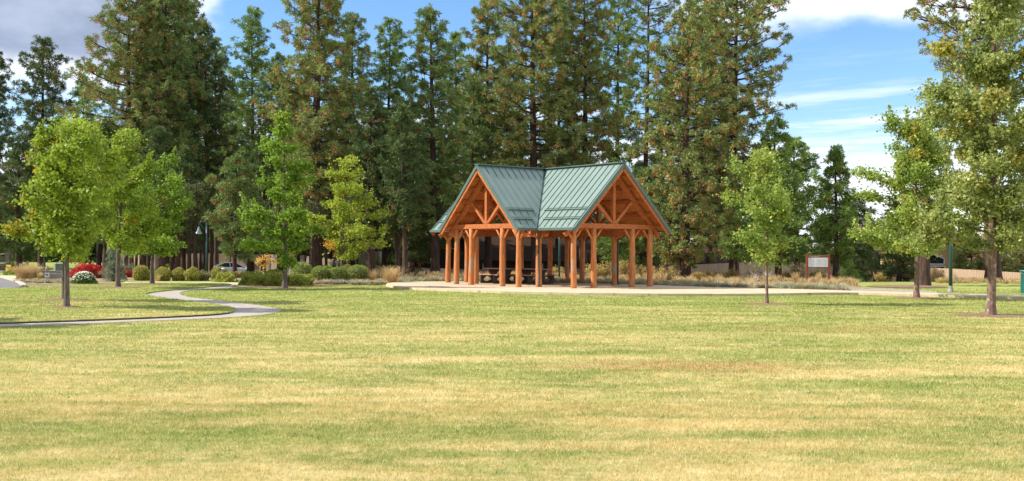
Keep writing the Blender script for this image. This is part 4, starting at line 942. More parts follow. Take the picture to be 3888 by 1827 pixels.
# ------------------------------------------------------------------ tall pines (px, depth, top, crown profile (picture y, half width))
PG = 'tall pines behind the lawn'
P_ = [
 # left edge and the sunlit left cluster
 ('ponderosa_pine', dict(px=158, D=98, top=140, prof=[(700, 60), (560, 110), (430, 108), (330, 88), (240, 62), (170, 30)], seed=1, mat='pine_dark', rt=.30, old=.55), 'lone dark pointed pine standing apart against the clouds at upper left'),
 ('ponderosa_pine', dict(px=-35, D=92, top=170, prof=[(960, 60), (800, 110), (560, 90), (400, 80), (280, 55)], seed=2, mat='pine_dark', rt=.30, old=.45), 'dark pine cut off by the left edge of the photo'),
 ('ponderosa_pine', dict(px=70, D=88, top=520, prof=[(980, 70), (860, 120), (720, 110), (600, 60)], seed=3, mat='pine_dark', rt=.25, old=.5), 'dark lower pine in front of the lone pointed pine at the left'),
 ('ponderosa_pine', dict(px=318, D=122, top=283, prof=[(700, 60), (560, 62), (430, 52), (340, 28)], seed=4, mat='pine_young', rt=.25, old=.05), 'small green far pine peeping out left of the big left cluster'),
 ('ponderosa_pine', dict(px=487, D=86, top=-60, prof=[(760, 120), (600, 190), (450, 205), (330, 185), (200, 110), (80, 90), (0, 60)], seed=5, mat='pine_gold', rt=.36, old=.55, m=13), 'tall sunlit pine with long left branches at the left of the big cluster'),
 ('ponderosa_pine', dict(px=560, D=93, top=-40, prof=[(740, 60), (560, 80), (350, 80), (160, 70), (20, 40)], seed=6, mat='pine_mid', rt=.28, old=.4), 'slim pine between the two tallest trunks of the left cluster'),
 ('ponderosa_pine', dict(px=626, D=88, top=-160, prof=[(700, 80), (520, 120), (330, 125), (130, 110), (0, 95)], seed=7, mat='pine_mid', rt=.38, old=.4), 'tallest pine in the middle of the left cluster, trunk showing dark'),
 ('ponderosa_pine', dict(px=658, D=95, top=-60, prof=[(640, 50), (480, 80), (300, 90), (120, 80), (0, 60)], seed=8, mat='pine_dark', rt=.30, old=.3), 'pine whose bare trunk shows just right of the tallest left pine'),
 ('ponderosa_pine', dict(px=692, D=98, top=-80, prof=[(700, 60), (540, 80), (320, 85), (150, 75), (0, 60)], seed=9, mat='pine_mid', rt=.28, old=.3), 'third bare trunked pine right of the tallest left pine'),
 ('ponderosa_pine', dict(px=778, D=92, top=84, prof=[(860, 90), (700, 110), (520, 100), (380, 85), (250, 62), (140, 32)], seed=10, mat='pine_dark', rt=.30, old=.4), 'pointed pine on the right shoulder of the left cluster'),
 ('ponderosa_pine', dict(px=600, D=80, top=480, prof=[(930, 70), (800, 100), (660, 80), (560, 45)], seed=11, mat='pine_dark', rt=.20, old=.25), 'shorter dark pine low in the middle of the left cluster'),
 ('ponderosa_pine', dict(px=700, D=78, top=560, prof=[(950, 60), (850, 100), (740, 80), (640, 45)], seed=12, mat='pine_dark', rt=.20, old=.35), 'short dark pine behind the left green lamp post'),
 ('ponderosa_pine', dict(px=818, D=112, top=142, prof=[(760, 60), (520, 80), (360, 62), (240, 38), (180, 22)], seed=13, mat='pine_mid', rt=.25, old=.5), 'narrow far pine between the left cluster and the dark spire pine'),
 ('ponderosa_pine', dict(px=955, D=104, top=20, prof=[(800, 70), (560, 95), (380, 92), (250, 78), (150, 55), (70, 34)], seed=14, mat='pine_young', rt=.30, old=.15), 'deep green spire-topped pine rising alone into the blue gap'),
 ('ponderosa_pine', dict(px=400, D=84, top=470, prof=[(930, 60), (800, 110), (680, 110), (560, 60)], seed=15, mat='pine_dark', rt=.22, old=.3), 'dark pine directly above the left-hand lawn maples'),
 ('ponderosa_pine', dict(px=500, D=74, top=640, prof=[(930, 60), (850, 90), (740, 70)], seed=16, mat='pine_dark', rt=.18, old=.3), 'low dark pine filling the gap behind the lawn maples'),
 # big ponderosa and its neighbours
 ('ponderosa_pine', dict(px=1200, D=78, top=-110, prof=[(760, 70), (620, 165), (480, 190), (330, 165), (190, 130), (60, 110), (0, 100)], seed=20, mat='pine_gold', rt=.50, old=.6, m=14), 'massive open-crowned pine with thick red trunk left of centre'),
 ('ponderosa_pine', dict(px=1060, D=88, top=200, prof=[(880, 90), (740, 110), (560, 100), (400, 80), (280, 40)], seed=21, mat='pine_mid', rt=.25, old=.45), 'pine tucked against the left side of the massive open-crowned pine'),
 ('ponderosa_pine', dict(px=893, D=69, top=600, prof=[(975, 45), (900, 85), (800, 90), (700, 75), (640, 40)], seed=22, mat='pine_mid', rt=.14, old=.4, dz=.0), 'bushy lower pine right of the left lamp post, slender trunk before the car'),
 ('ponderosa_pine', dict(px=1335, D=96, top=42, prof=[(900, 90), (700, 105), (500, 100), (320, 88), (200, 68), (100, 36)], seed=23, mat='pine_mid', rt=.30, old=.4), 'pine with rounded tip immediately right of the massive pine'),
 ('ponderosa_pine', dict(px=1130, D=100, top=330, prof=[(930, 80), (760, 110), (560, 80), (420, 50)], seed=24, mat='pine_dark', rt=.25, old=.4), 'dark pine behind the bright green conical lawn tree'),
 ('ponderosa_pine', dict(px=1475, D=98, top=70, prof=[(860, 80), (650, 95), (440, 85), (300, 72), (170, 52), (110, 34)], seed=25, mat='pine_young', rt=.28, old=.35), 'narrow dark pine with a blunt top before the blue sky, second from the round-tipped one'),
 ('ponderosa_pine', dict(px=1628, basepx=1655, D=80, top=28, prof=[(880, 90), (700, 120), (480, 110), (300, 98), (170, 75), (80, 48)], seed=26, mat='pine_mid', rt=.36, old=.35, m=13), 'tall pine with a straight dark trunk left of the left gable peak'),
 ('ponderosa_pine', dict(px=1728, D=108, top=112, prof=[(860, 80), (620, 85), (420, 70), (280, 52), (170, 28)], seed=27, mat='pine_young', rt=.25, old=.45), 'shorter slender pine top just right of the tall straight-trunked pine'),
 ('ponderosa_pine', dict(px=1850, D=92, top=-15, prof=[(800, 100), (600, 115), (420, 100), (280, 90), (140, 62), (40, 42)], seed=28, mat='pine_gold', rt=.32, old=.55, m=13), 'pointed orange-tinted pine above the left roof ridge'),
 ('ponderosa_pine', dict(px=1790, D=84, top=300, prof=[(860, 100), (700, 110), (520, 90), (400, 50)], seed=29, mat='pine_mid', rt=.28, old=.4), 'mid-height pine right behind the left gable peak'),
 ('ponderosa_pine', dict(px=2008, basepx=2040, D=84, top=-140, prof=[(700, 120), (520, 175), (330, 165), (150, 140), (0, 110)], seed=30, mat='pine_gold', rt=.42, old=.5, m=14), 'broad pine with curved dark trunk rising above the roof valley'),
 ('ponderosa_pine', dict(px=2215, D=86, top=-110, prof=[(720, 110), (540, 130), (350, 125), (150, 105), (0, 85)], seed=31, mat='pine_gold', rt=.34, old=.5, m=13), 'tall olive pine above the middle of the right roof slope'),
 ('ponderosa_pine', dict(px=2120, D=100, top=-40, prof=[(760, 80), (560, 90), (300, 80), (100, 60)], seed=32, mat='pine_mid', rt=.26, old=.4), 'narrow pine behind the gap between the two big roof-ridge pines'),
 ('ponderosa_pine', dict(px=2342, D=98, top=-60, prof=[(680, 60), (480, 80), (300, 90), (130, 80), (0, 60)], seed=33, mat='pine_young', rt=.28, old=.25, cover=.8), 'dark thin pine with a bare lower trunk above the right gable'),
 ('ponderosa_pine', dict(px=2452, D=92, top=-150, prof=[(640, 70), (460, 95), (300, 100), (140, 100), (0, 90)], seed=34, mat='pine_mid', rt=.30, old=.35, dens=.7, cover=.75), 'airy pine with sky showing through, left of the rusty pine'),
 ('ponderosa_pine', dict(px=2603, D=67, top=5, prof=[(1010, 60), (930, 160), (800, 190), (640, 185), (460, 165), (300, 130), (150, 85), (60, 50)], seed=35, mat='pine_gold', rt=.34, old=.72, m=13, tuft=.27, dens=1.15, lean=.1), 'full rust-flecked pine branched nearly to the ground right of the pavilion'),
 ('ponderosa_pine', dict(px=2788, D=86, top=-140, prof=[(820, 100), (680, 110), (480, 150), (330, 185), (180, 190), (60, 150), (0, 120)], seed=36, mat='pine_gold', rt=.42, old=.55, m=13), 'big right-leaning pine bordering the open sky on the right'),
 ('ponderosa_pine', dict(px=2690, D=92, top=-60, prof=[(900, 90), (700, 110), (400, 110), (150, 90), (0, 70)], seed=37, mat='pine_mid', rt=.30, old=.4), 'pine wedged between the rusty pine and the right-leaning pine'),
 # young pines on the right
 ('young_pine', dict(px=2938, basepx=2956, D=66, top=452, prof=[(975, 50), (900, 110), (780, 125), (690, 95), (600, 55), (545, 42), (490, 38)], seed=40, mat='pine_young', cover=1.3, rt=.20, old=.12, tuft=.3, cat='pine tree', group='young pines by the fence'), 'young pine with a long bare leader tip behind the slim lawn tree'),
 ('young_pine', dict(px=3020, D=75, top=520, prof=[(1000, 100), (900, 140), (780, 140), (660, 95), (590, 55)], seed=41, mat='pine_young', cover=1.3, rt=.22, old=.05, tuft=.32, group='young pines by the fence'), 'dense deep green young pine right of the one with the bare leader'),
 ('young_pine', dict(px=2790, D=72, top=760, prof=[(985, 40), (940, 70), (860, 60), (800, 40)], seed=42, mat='pine_young', rt=.12, old=.05, group='young pines by the fence'), 'low fresh green pine left of the slim lawn tree'),
 ('young_pine', dict(px=3172, D=66, top=553, prof=[(985, 50), (900, 90), (800, 75), (710, 58), (650, 38), (600, 22)], seed=43, mat='pine_young', cover=1.4, rt=.17, old=.3, tuft=.3, group='young pines by the fence'), 'pointed young pine standing free behind the notice board'),
 ('young_pine', dict(px=3245, D=78, top=742, prof=[(1055, 40), (1000, 80), (880, 75), (800, 45)], seed=44, mat='pine_dark', rt=.16, old=.25, group='young pines by the fence'), 'dark short pine right of the pointed young pine'),
 ('young_pine', dict(px=3415, D=69, top=820, prof=[(1060, 60), (1000, 90), (920, 85), (860, 50)], seed=45, mat='pine_dark', rt=.15, old=.3, group='young pines by the fence'), 'dark pine with low drooping boughs left of the yellow-green tree trunk'),
 ('young_pine', dict(px=3320, D=80, top=880, prof=[(1060, 40), (1000, 70), (930, 50)], seed=46, mat='pine_dark', rt=.12, old=.3, cover=.6, group='young pines by the fence'), 'thin dark pine through which the sunny fence shows'),
 ('young_pine', dict(px=3222, D=64.5, top=1000, prof=[(1068, 30), (1040, 36), (1015, 20)], seed=47, mat='pine_young', rt=.05, old=.05, tuft=.2, needle_w=.02, group='young pines by the fence'), 'knee-high green pine seedling right of the notice board'),
 ('ponderosa_pine', dict(px=3525, basepx=3512, D=58.3, top=400, prof=[(930, 60), (820, 100), (650, 95), (500, 60)], seed=48, mat='pine_mid', rt=.28, old=.3, tuft=.26, cat='pine tree'), 'pine with thick reddish trunk directly behind the yellow-green lawn tree'),
 ('ponderosa_pine', dict(px=3740, basepx=3772, D=66, top=-420, prof=[(640, 60), (480, 160), (330, 170), (160, 250), (60, 300), (-100, 280), (-250, 180)], seed=49, mat='pine_gold', rt=.45, old=.75, tuft=.28, dens=.85), 'huge rusty pine overhanging the top right corner'),
 ('ponderosa_pine', dict(px=3690, D=92, top=880, prof=[(1060, 50), (1010, 70), (950, 50)], seed=50, mat='pine_gold', rt=.14, old=.5), 'small rusty pine between the right lamp post and the thick maple trunk'),
 ('ponderosa_pine', dict(px=3880, D=90, top=820, prof=[(1070, 60), (1010, 80), (930, 70), (870, 40)], seed=51, mat='pine_gold', rt=.16, old=.5), 'small pine over the fence at the right edge'),
 ('ponderosa_pine', dict(px=3790, D=94, top=940, prof=[(1060, 50), (1010, 60), (970, 40)], seed=52, mat='pine_gold', rt=.12, old=.4), 'lowest small pine over the fence right of the thick maple trunk'),
 # shaded understorey between fence and pavilion
 ('ponderosa_pine', dict(px=1400, basepx=1408, D=74, top=330, prof=[(900, 60), (760, 100), (600, 90), (450, 50)], seed=60, mat='pine_dark', rt=.34, old=.3), 'pine with a thick leaning dark trunk right of the yellow-green tree'),
 ('ponderosa_pine', dict(px=1460, D=86, top=420, prof=[(940, 60), (820, 85), (680, 80), (520, 45)], seed=61, mat='pine_dark', rt=.22, old=.3), 'straight dark trunked pine between the thick leaning trunk and the slanting pair'),
 ('ponderosa_pine', dict(px=1490, basepx=1514, D=75, top=470, prof=[(900, 50), (800, 80), (680, 70), (560, 40)], seed=62, mat='pine_dark', rt=.20, old=.3), 'left one of the slanting pair of dark trunks by the plaza tip'),
 ('ponderosa_pine', dict(px=1521, basepx=1541, D=72, top=400, prof=[(860, 50), (740, 90), (600, 80), (480, 40)], seed=63, mat='pine_dark', rt=.19, old=.3), 'right one of the slanting pair of dark trunks by the plaza tip'),
 ('ponderosa_pine', dict(px=1565, D=82, top=620, prof=[(990, 50), (920, 80), (800, 80), (700, 40)], seed=64, mat='pine_dark', rt=.13, old=.15), 'short dark pine just left of the lowest roof corner'),
 ('ponderosa_pine', dict(px=1660, D=92, top=480, prof=[(960, 80), (820, 110), (680, 100), (560, 50)], seed=65, mat='pine_dark', rt=.28, old=.3), 'dark pine filling the shade left of the pavilion roof'),
 ('ponderosa_pine', dict(px=1300, D=90, top=300, prof=[(900, 80), (760, 100), (560, 80), (400, 50)], seed=66, mat='pine_dark', rt=.22, old=.3), 'dark pine behind the top of the yellow-green tree'),
 ('ponderosa_pine', dict(px=1000, D=82, top=520, prof=[(930, 80), (820, 100), (700, 80), (600, 40)], seed=67, mat='pine_dark', rt=.20, old=.4), 'dark pine left of the bright green conical tree'),
 ('ponderosa_pine', dict(px=2170, D=104, top=560, prof=[(985, 90), (900, 110), (780, 100), (640, 60)], seed=68, mat='pine_dark', rt=.2, old=.2), 'dark pine hidden behind the right roof slope'),
 ('ponderosa_pine', dict(px=2340, D=76, top=760, prof=[(1000, 60), (930, 90), (860, 70)], seed=69, mat='pine_young', rt=.14, old=.35, tuft=.3), 'green pine boughs visible between the right gable posts'),
 ('ponderosa_pine', dict(px=2440, D=80, top=640, prof=[(1010, 70), (920, 110), (820, 90), (720, 50)], seed=70, mat='pine_mid', rt=.18, old=.4), 'pine just right of and behind the right gable'),
 ('ponderosa_pine', dict(px=880, D=120, top=330, prof=[(950, 90), (700, 110), (500, 80), (400, 40)], seed=71, mat='pine_dark', rt=.3, old=.3), 'far dark pine below the spire-topped pine'),
 ('ponderosa_pine', dict(px=2540, D=112, top=250, prof=[(1000, 90), (800, 110), (600, 90), (400, 50)], seed=72, mat='pine_mid', rt=.3, old=.4), 'far pine behind the right gable rake'),
 ('ponderosa_pine', dict(px=2880, D=92, top=560, prof=[(1000, 60), (900, 90), (760, 80), (640, 40)], seed=73, mat='pine_dark', rt=.2, old=.3), 'dark pine between the right-leaning pine and the young pines'),
 ('ponderosa_pine', dict(px=1930, D=112, top=150, prof=[(860, 90), (640, 100), (420, 80), (260, 40)], seed=74, mat='pine_dark', rt=.3, old=.3), 'far dark pine seen through the gap above the roof valley'),
 ('ponderosa_pine', dict(px=1560, D=108, top=280, prof=[(900, 90), (700, 90), (500, 70), (380, 40)], seed=75, mat='pine_dark', rt=.3, old=.3), 'far dark pine left of the straight-trunked one'),
]
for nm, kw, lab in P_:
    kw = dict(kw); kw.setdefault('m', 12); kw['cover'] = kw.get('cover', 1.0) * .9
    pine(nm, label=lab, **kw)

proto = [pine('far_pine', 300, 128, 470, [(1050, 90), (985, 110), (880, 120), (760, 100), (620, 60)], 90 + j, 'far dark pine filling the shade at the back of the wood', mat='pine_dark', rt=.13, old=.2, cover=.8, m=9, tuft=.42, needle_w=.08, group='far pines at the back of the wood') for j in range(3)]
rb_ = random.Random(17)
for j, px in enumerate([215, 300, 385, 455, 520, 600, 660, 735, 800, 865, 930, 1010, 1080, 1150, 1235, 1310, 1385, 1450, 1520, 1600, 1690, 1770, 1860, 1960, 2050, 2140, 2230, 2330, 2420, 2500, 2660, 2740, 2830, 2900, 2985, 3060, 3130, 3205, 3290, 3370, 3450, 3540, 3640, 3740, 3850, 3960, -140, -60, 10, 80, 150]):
    src = proto[j % 3]; D_ = rb_.uniform(128, 150)
    if j < 3: o = src
    else:
        o = src.copy(); COL.objects.link(o)
        for ch in src.children:
            c_ = ch.copy(); COL.objects.link(c_); c_.parent = o
    x_ = X(px, D_); o.location = (x_, D_, TZ(x_, D_) - .3); o.rotation_euler = (0, 0, rb_.uniform(0, 6.28)); sv = rb_.uniform(.75, 1.15) * (.42 if px > 2800 else (.75 if px < 180 else 1)); o.scale = (sv * 1.05, sv * 1.05, sv)

# bare lower trunks standing in the shade (their tops merge into the crowns above)
def bare_trunk(px, D, r, pxtop, pytop, label, mat='bark', base=None, seed=1):
    x = X(px, D); zb = TZ(x, D) - .2; h = ZP(pxtop, pytop, D) - zb; dx = X(pxtop, D) - x; rng = np.random.default_rng(seed)
    root = empty('bare_trunk_pine', (x, D, zb)); tag(root, label, 'pine tree', 'slim trunks standing in the shade')
    m = MB(); zs = np.linspace(0, h, 9)
    m.tube([(dx * (z / h) + .04 * math.sin(z * 1.1 + seed), .04 * math.sin(z + seed * 2), z) for z in zs], [r * (1 + .5 * math.exp(-z / .4)) * (1 - .55 * z / h) for z in zs], 8)
    for k in range(7):
        z = rng.uniform(.35, .95) * h; a = rng.uniform(0, 6.28); L = rng.uniform(.3, 1.1)
        m.tube([(dx * z / h, 0, z), (dx * z / h + math.cos(a) * L, math.sin(a) * L, z - .1 + rng.uniform(-.1, .3))], [.018, .005], 4, False)
    m.build('trunk', M[mat], root, True)
    K = 150; zc = rng.uniform(.62, 1.0, K) * h; R = .9 * rng.uniform(.2, 1, K); a = rng.uniform(0, 6.28, K)
    C = np.stack([dx * zc / h + np.cos(a) * R, np.sin(a) * R, zc], 1); Dv = np.stack([np.cos(a), np.sin(a), np.full(K, .5)], 1); Dv /= np.linalg.norm(Dv, axis=1, keepdims=True)
    V, F = needles(C, Dv, 12, .3, .034, rng); npmesh('crown', V, F, M['pine_dark'], root, {'tone': rng.uniform(0, 1, len(F)), 'old': (rng.uniform(0, 1, len(F)) < .2) * .7})
for i, t in enumerate([
 (341, 92, .10, 345, 830, 'slim trunk above the crimson bush'), (377, 90, .20, 372, 800, 'thicker trunk just right of the one above the crimson bush'),
 (497, 76, .20, 492, 700, 'leftmost dark trunk right behind the dwarf pine'), (513, 80, .13, 522, 740, 'thin dark trunk touching the leftmost one by the dwarf pine'),
 (540, 74, .22, 536, 700, 'thick dark trunk directly above the largest clipped shrub'), (566, 78, .17, 563, 700, 'dark trunk beside the second clipped shrub'),
 (610, 72, .34, 606, 640, 'broad dark trunk behind the third maple'), (655, 76, .17, 650, 700, 'dark trunk left of the sunny tan fence opening'),
 (668, 74, .21, 690, 760, 'right-leaning trunk at the left edge of the tan fence'), (690, 95, .05, 684, 880, 'pencil-thin leaning stem in front of the tan fence'),
 (716, 74, .15, 720, 700, 'pale grey trunk in front of the tan fence'), (744, 74, .17, 741, 700, 'reddish trunk right of the pale grey one at the tan fence'),
 (762, 92, .12, 762, 760, 'grey trunk just left of the left lamp post'), (806, 80, .17, 800, 700, 'dark trunk just right of the left lamp post'),
 (951, 84, .27, 948, 640, 'thick dark trunk hiding the front of the white car'), (996, 74, .09, 994, 800, 'thin red-brown trunk behind the yellow-leaved sapling'),
 (1020, 71, .05, 1030, 860, 'thin leaning stem right of the yellow-leaved sapling'), (1059, 78, .08, 1056, 760, 'slim lit trunk left of the white-stemmed sapling'),
 (1073, 84, .13, 1073, 760, 'dark trunk beside the slim lit one'), (1133, 80, .09, 1134, 780, 'pale-edged trunk above the left of the dark round shrubs'),
 (1160, 82, .07, 1158, 800, 'thin trunk second above the dark round shrubs'), (1183, 74, .09, 1184, 760, 'sunlit orange trunk left of the massive trunk'),
 (1236, 80, .14, 1238, 780, 'dark trunk right of the massive trunk'), (1309, 78, .15, 1308, 800, 'dark trunk left of the pale window frame'),
 (1324, 77, .14, 1326, 800, 'crooked dark trunk touching the pale window frame'), (1355, 84, .09, 1364, 860, 'leaning thin trunk right of the pale window frame'),
 (1563, 86, .12, 1565, 880, 'short trunk in front of the brown fence by the plaza tip'), (1632, 86, .10, 1642, 860, 'thin leaning trunk left of the pavilion corner post')]):
    bare_trunk(*t, seed=i + 3)

# ------------------------------------------------------------------ lawn trees
disc(578, 1085, 1.2, .9, -.033, M['mulch'], 'mulch_ring', 'bare mound at the foot of the third maple from the left', 3)
disc(448, 1099, 1.25, .8, -.033, M['mulch'], 'mulch_ring', 'bare mound at the foot of the second maple trunk group', 4)
disc(246, 1147, 1.0, .7, -.033, M['mulch'], 'mulch_ring', 'small bare ring behind the nearest left trunk', 5)
disc(252, 1176, .55, .5, -.033, M['mulch'], 'mulch_ring', 'thin bare ring round the nearest left trunk', 6)
disc(1083, 1098, .9, .8, -.1, M['mulch'], 'mulch_ring', 'mulch ring under the conical tree before the low hedge', 7)
disc(2913, 1156, 1.15, .85, -.1, M['mulch'], 'mulch_ring', 'mulch ring under the slim tree right of the pavilion', 8)
disc(3483, 1134, 1.2, .8, -.1, M['mulch'], 'mulch_ring', 'pale mulch ring under the yellow-green tree', 9)
disc(3765, 1199, 1.35, 1.1, -.1, M['mulch'], 'mulch_ring', 'large red-brown mulch ring under the thick-trunked right tree', 10)
disc(3440, 1090, 2.2, 1.8, -.06, M['mulch'], 'mulch_ring', 'bare reddish earth by the thick pine trunk near the fence', 11)

edge_red = lambda x, zr: np.clip((-x - .75) * .9, 0, 1) * (zr > .4) * .5
maple('maple_tree', 252, 1177, 455, [(955, 80, 50), (900, 200, 110), (850, 205, 150), (760, 160, 170), (640, 150, 175), (540, 125, 130), (480, 60, 60)], 101, 'nearest left maple with reddish left edge, trunk on the front lawn', 'maple_a', .088, 17000, .092, oldside=edge_red, oldp=.035, topx=265)
maple('maple_tree', 244, 1147, 450, [(960, 60), (880, 130, 150), (760, 110, 185), (620, 100, 170), (520, 70, 120)], 102, 'maple hidden close behind the nearest left trunk', 'maple_a', .10, 11000, .10, oldp=.02, topx=330)
maple('maple_tree', 449, 1098, 490, [(935, 90, 110), (860, 140, 150), (740, 130, 150), (620, 90, 120), (540, 40, 70)], 103, 'second maple with dark straight trunk rising behind the white daisies', 'maple_a', .115, 14000, .105, oldp=.03, topx=470)
maple('maple_tree', 579, 1085, 590, [(965, 110, 100), (935, 150, 225), (880, 140, 150), (860, 140, 165), (780, 110, 140), (690, 80, 120), (630, 40, 60)], 104, 'third maple reaching right toward the green lamp', 'maple_b', .12, 15000, .11, oldp=.03, topx=585)
maple('maple_tree', 1083, 1097, 425, [(995, 60, 60), (950, 150, 110), (880, 150, 135), (800, 130, 130), (700, 110, 110), (600, 82, 80), (540, 70, 75), (500, 25, 20)], 105, 'tall conical bright green tree in front of the low hedge', 'maple_b', .125, 17000, .11, oldp=.02, tiers=.75, up=.35, topx=1072)
maple('maple_tree', 1298, 1075, 595, [(975, 60, 60), (930, 100, 130), (860, 110, 150), (790, 105, 130), (730, 90, 130), (680, 70, 60), (630, 40, 40)], 106, 'yellow-green tree with an orange lower left bough by the round shrubs', 'maple_c', .10, 13000, .115, D=62.5, oldp=.03, tiers=.8, up=.45, topx=1320, oldside=lambda x, zr: (x < -.35) * (zr < .33) * .9)
maple('maple_tree', 2913, 1156, 556, [(1000, 30, 25), (950, 80, 70), (880, 108, 80), (780, 130, 85), (690, 135, 85), (620, 75, 70), (580, 25, 40)], 107, 'slim young tree with pale-tipped leaves right of the pavilion', 'maple_s', .062, 10500, .082, bark='barkred', oldp=.05, topx=2898)
maple('maple_tree', 3483, 1134, 432, [(955, 120, 100), (900, 230, 150), (820, 215, 180), (720, 225, 150), (620, 170, 130), (520, 125, 80), (470, 110, 30)], 108, 'broad yellow-green tree left of the thick-trunked tree', 'maple_s', .12, 26000, .098, bark='barkred', oldp=.12, topx=3470, up=.6)
maple('maple_tree', 3765, 1200, -160, [(930, 150, 150), (880, 270, 250), (800, 225, 250), (660, 215, 240), (500, 230, 230), (350, 225, 220), (200, 170, 180), (60, 110, 140), (0, 80, 110)], 109, 'thick-trunked grey-green tree at the right edge', 'maple_r', .145, 56000, .092, bark='barkred', oldp=.08, topx=3775, up=.5)
# a neighbouring tree beyond the left edge throws the long shade on the lawn
maple('maple_tree', -620, 1235, 520, [(980, 200), (860, 260), (700, 220), (600, 100)], 110, 'maple beyond the left edge whose shade falls across the front lawn', 'maple_a', .12, 7000, .12)

# ------------------------------------------------------------------ shrubs and small plants
BG = 'clipped round shrubs in a row along the pavement'
def ball(px, py0, py1, wpx, D, label, mat='box', seed=1, group=BG, n=3800, leaf=.045, lump=.05):
    k = D / F_PX; x = X(px, D); zb = min(ZP(px, py1, D), TZ(x, D) + .02); zt = ZP(px, py0, D); rz = (zt - zb) / 1.9
    shrub('round_shrub', x, D, wpx * k / 2, wpx * k / 2, rz, label, mat, n, leaf, seed, 'shrub', group, True, zb, 'ball', lump, .08)
ball(536, 1007, 1072, 64, 60.0, 'largest clipped shrub at the left end of the row', seed=1)
ball(569, 1025, 1072, 40, 60.6, 'smallest clipped shrub tucked behind the third maple trunk', seed=2)
ball(618, 1015, 1073, 66, 59.7, 'clipped shrub just right of the third maple trunk', seed=3)
ball(679, 1016, 1073, 56, 59.9, 'clipped shrub fourth in the row', seed=4)
ball(731, 1016, 1073, 66, 59.8, 'ragged clipped shrub left of the green lamp post', seed=5, lump=.12)
ball(772, 1028, 1073, 50, 60.4, 'loose brownish shrub touching the left lamp post', 'sagegreen', 6, BG, 2200, .05, .2)
ball(834, 1012, 1073, 72, 61.4, 'clipped shrub right of the lamp post in front of the car', seed=7)
BD = 'dark round shrubs left of the plaza'
ball(1148, 996, 1052, 84, 60.0, 'dark round shrub behind the low hedge, leftmost of its group', 'boxdark', 8, BD)
ball(1217, 1010, 1074, 76, 57.5, 'dark round shrub second from the left of its group', 'boxdark', 9, BD)
ball(1281, 1013, 1073, 66, 57.5, 'dark round shrub third from the left of its group', 'boxdark', 10, BD)
ball(1318, 1004, 1060, 66, 61.5, 'dark round shrub peeping between the two right-hand ones', 'boxdark', 11, BD)
ball(1360, 1004, 1076, 88, 57.8, 'largest dark round shrub at the right end', 'boxdark', 12, BD)
HG = 'low spreading shrubs of the hedge'
def spreader(px, py0, py1, wpx, D, label, seed, mat='hedge', dy=1.0, n=3600):
    k = D / F_PX; x = X(px, D); zb = TZ(x, D); zt = ZP(px, py0, D)
    shrub('spreading_shrub', x, D, wpx * k / 2, wpx * k / 2 * dy, (zt - zb), label, mat, n, .06, seed, 'shrub', HG, True, zb, 'dome', .14, .12)
spreader(858, 1039, 1077, 92, 58.5, 'low spreading shrub around the white bollard light', 21)
spreader(962, 1037, 1092, 112, 53.0, 'left mound of the low hedge beside the pavement end', 22, n=4500)
spreader(1050, 1036, 1092, 96, 52.9, 'middle mound of the low hedge behind the conical tree trunk', 23, n=4200)
spreader(1140, 1044, 1090, 110, 53.2, 'right mound of the low hedge', 24, n=4200)
# crimson bushes, daisies, dwarf pine
def bush(name, px, py0, D, wpx, label, mat, seed, n, leaf, cat='shrub', shape='dome', group=None, lump=.15, dy=.8, oldp=.0, up=.3, zb=None):
    k = D / F_PX; x = X(px, D); zb = TZ(x, D) if zb is None else zb
    return shrub(name, x, D, wpx * k / 2, wpx * k / 2 * dy, ZP(px, py0, D) - zb, label, mat, n, leaf, seed, cat, group, True, zb, shape, lump, oldp, up)
bush('crimson_bush', 332, 998, 64, 128, 'crimson bush behind the white daisies', 'leaf_red', 31, 3800, .07, group='crimson bushes')
bush('crimson_bush', 440, 1011, 66, 125, 'crimson bush behind the dwarf pine', 'leaf_red', 32, 3200, .07, group='crimson bushes')
dz = bush('daisy_clump', 320, 1036, 54.2, 96, 'rounded clump of white daisies on green stems', 'daisyleaf', 33, 3600, .055, 'flowers', lump=.06)
rg = np.random.default_rng(5); n = 760; d = rot_rand(rg, n); d[:, 2] = np.abs(d[:, 2]); d = d[d[:, 2] + rg.uniform(-.15, .15, len(d)) > .42]; kk = 54.2 / F_PX
q = d * np.array([48 * kk, 40 * kk, ZP(320, 1033, 54.2) + .12]); V, F = leaves(q, .075, rg, 1.2)
npmesh('blossoms', V, F, M['petal'], dz, {'tone': rg.uniform(0, 1, len(F))})
pine('dwarf_pine', 430, 58.0, 958, [(1062, 50), (1045, 54), (1022, 40), (1005, 16), (990, 24), (975, 20)], 77, 'blue-green dwarf pine with tiered boughs between the two left maples', 'dwarf pine', 'pine_blue', .07, 1.8, .05, 0, 12, .15, None, True, None, 2.0, .02, sink=.02)
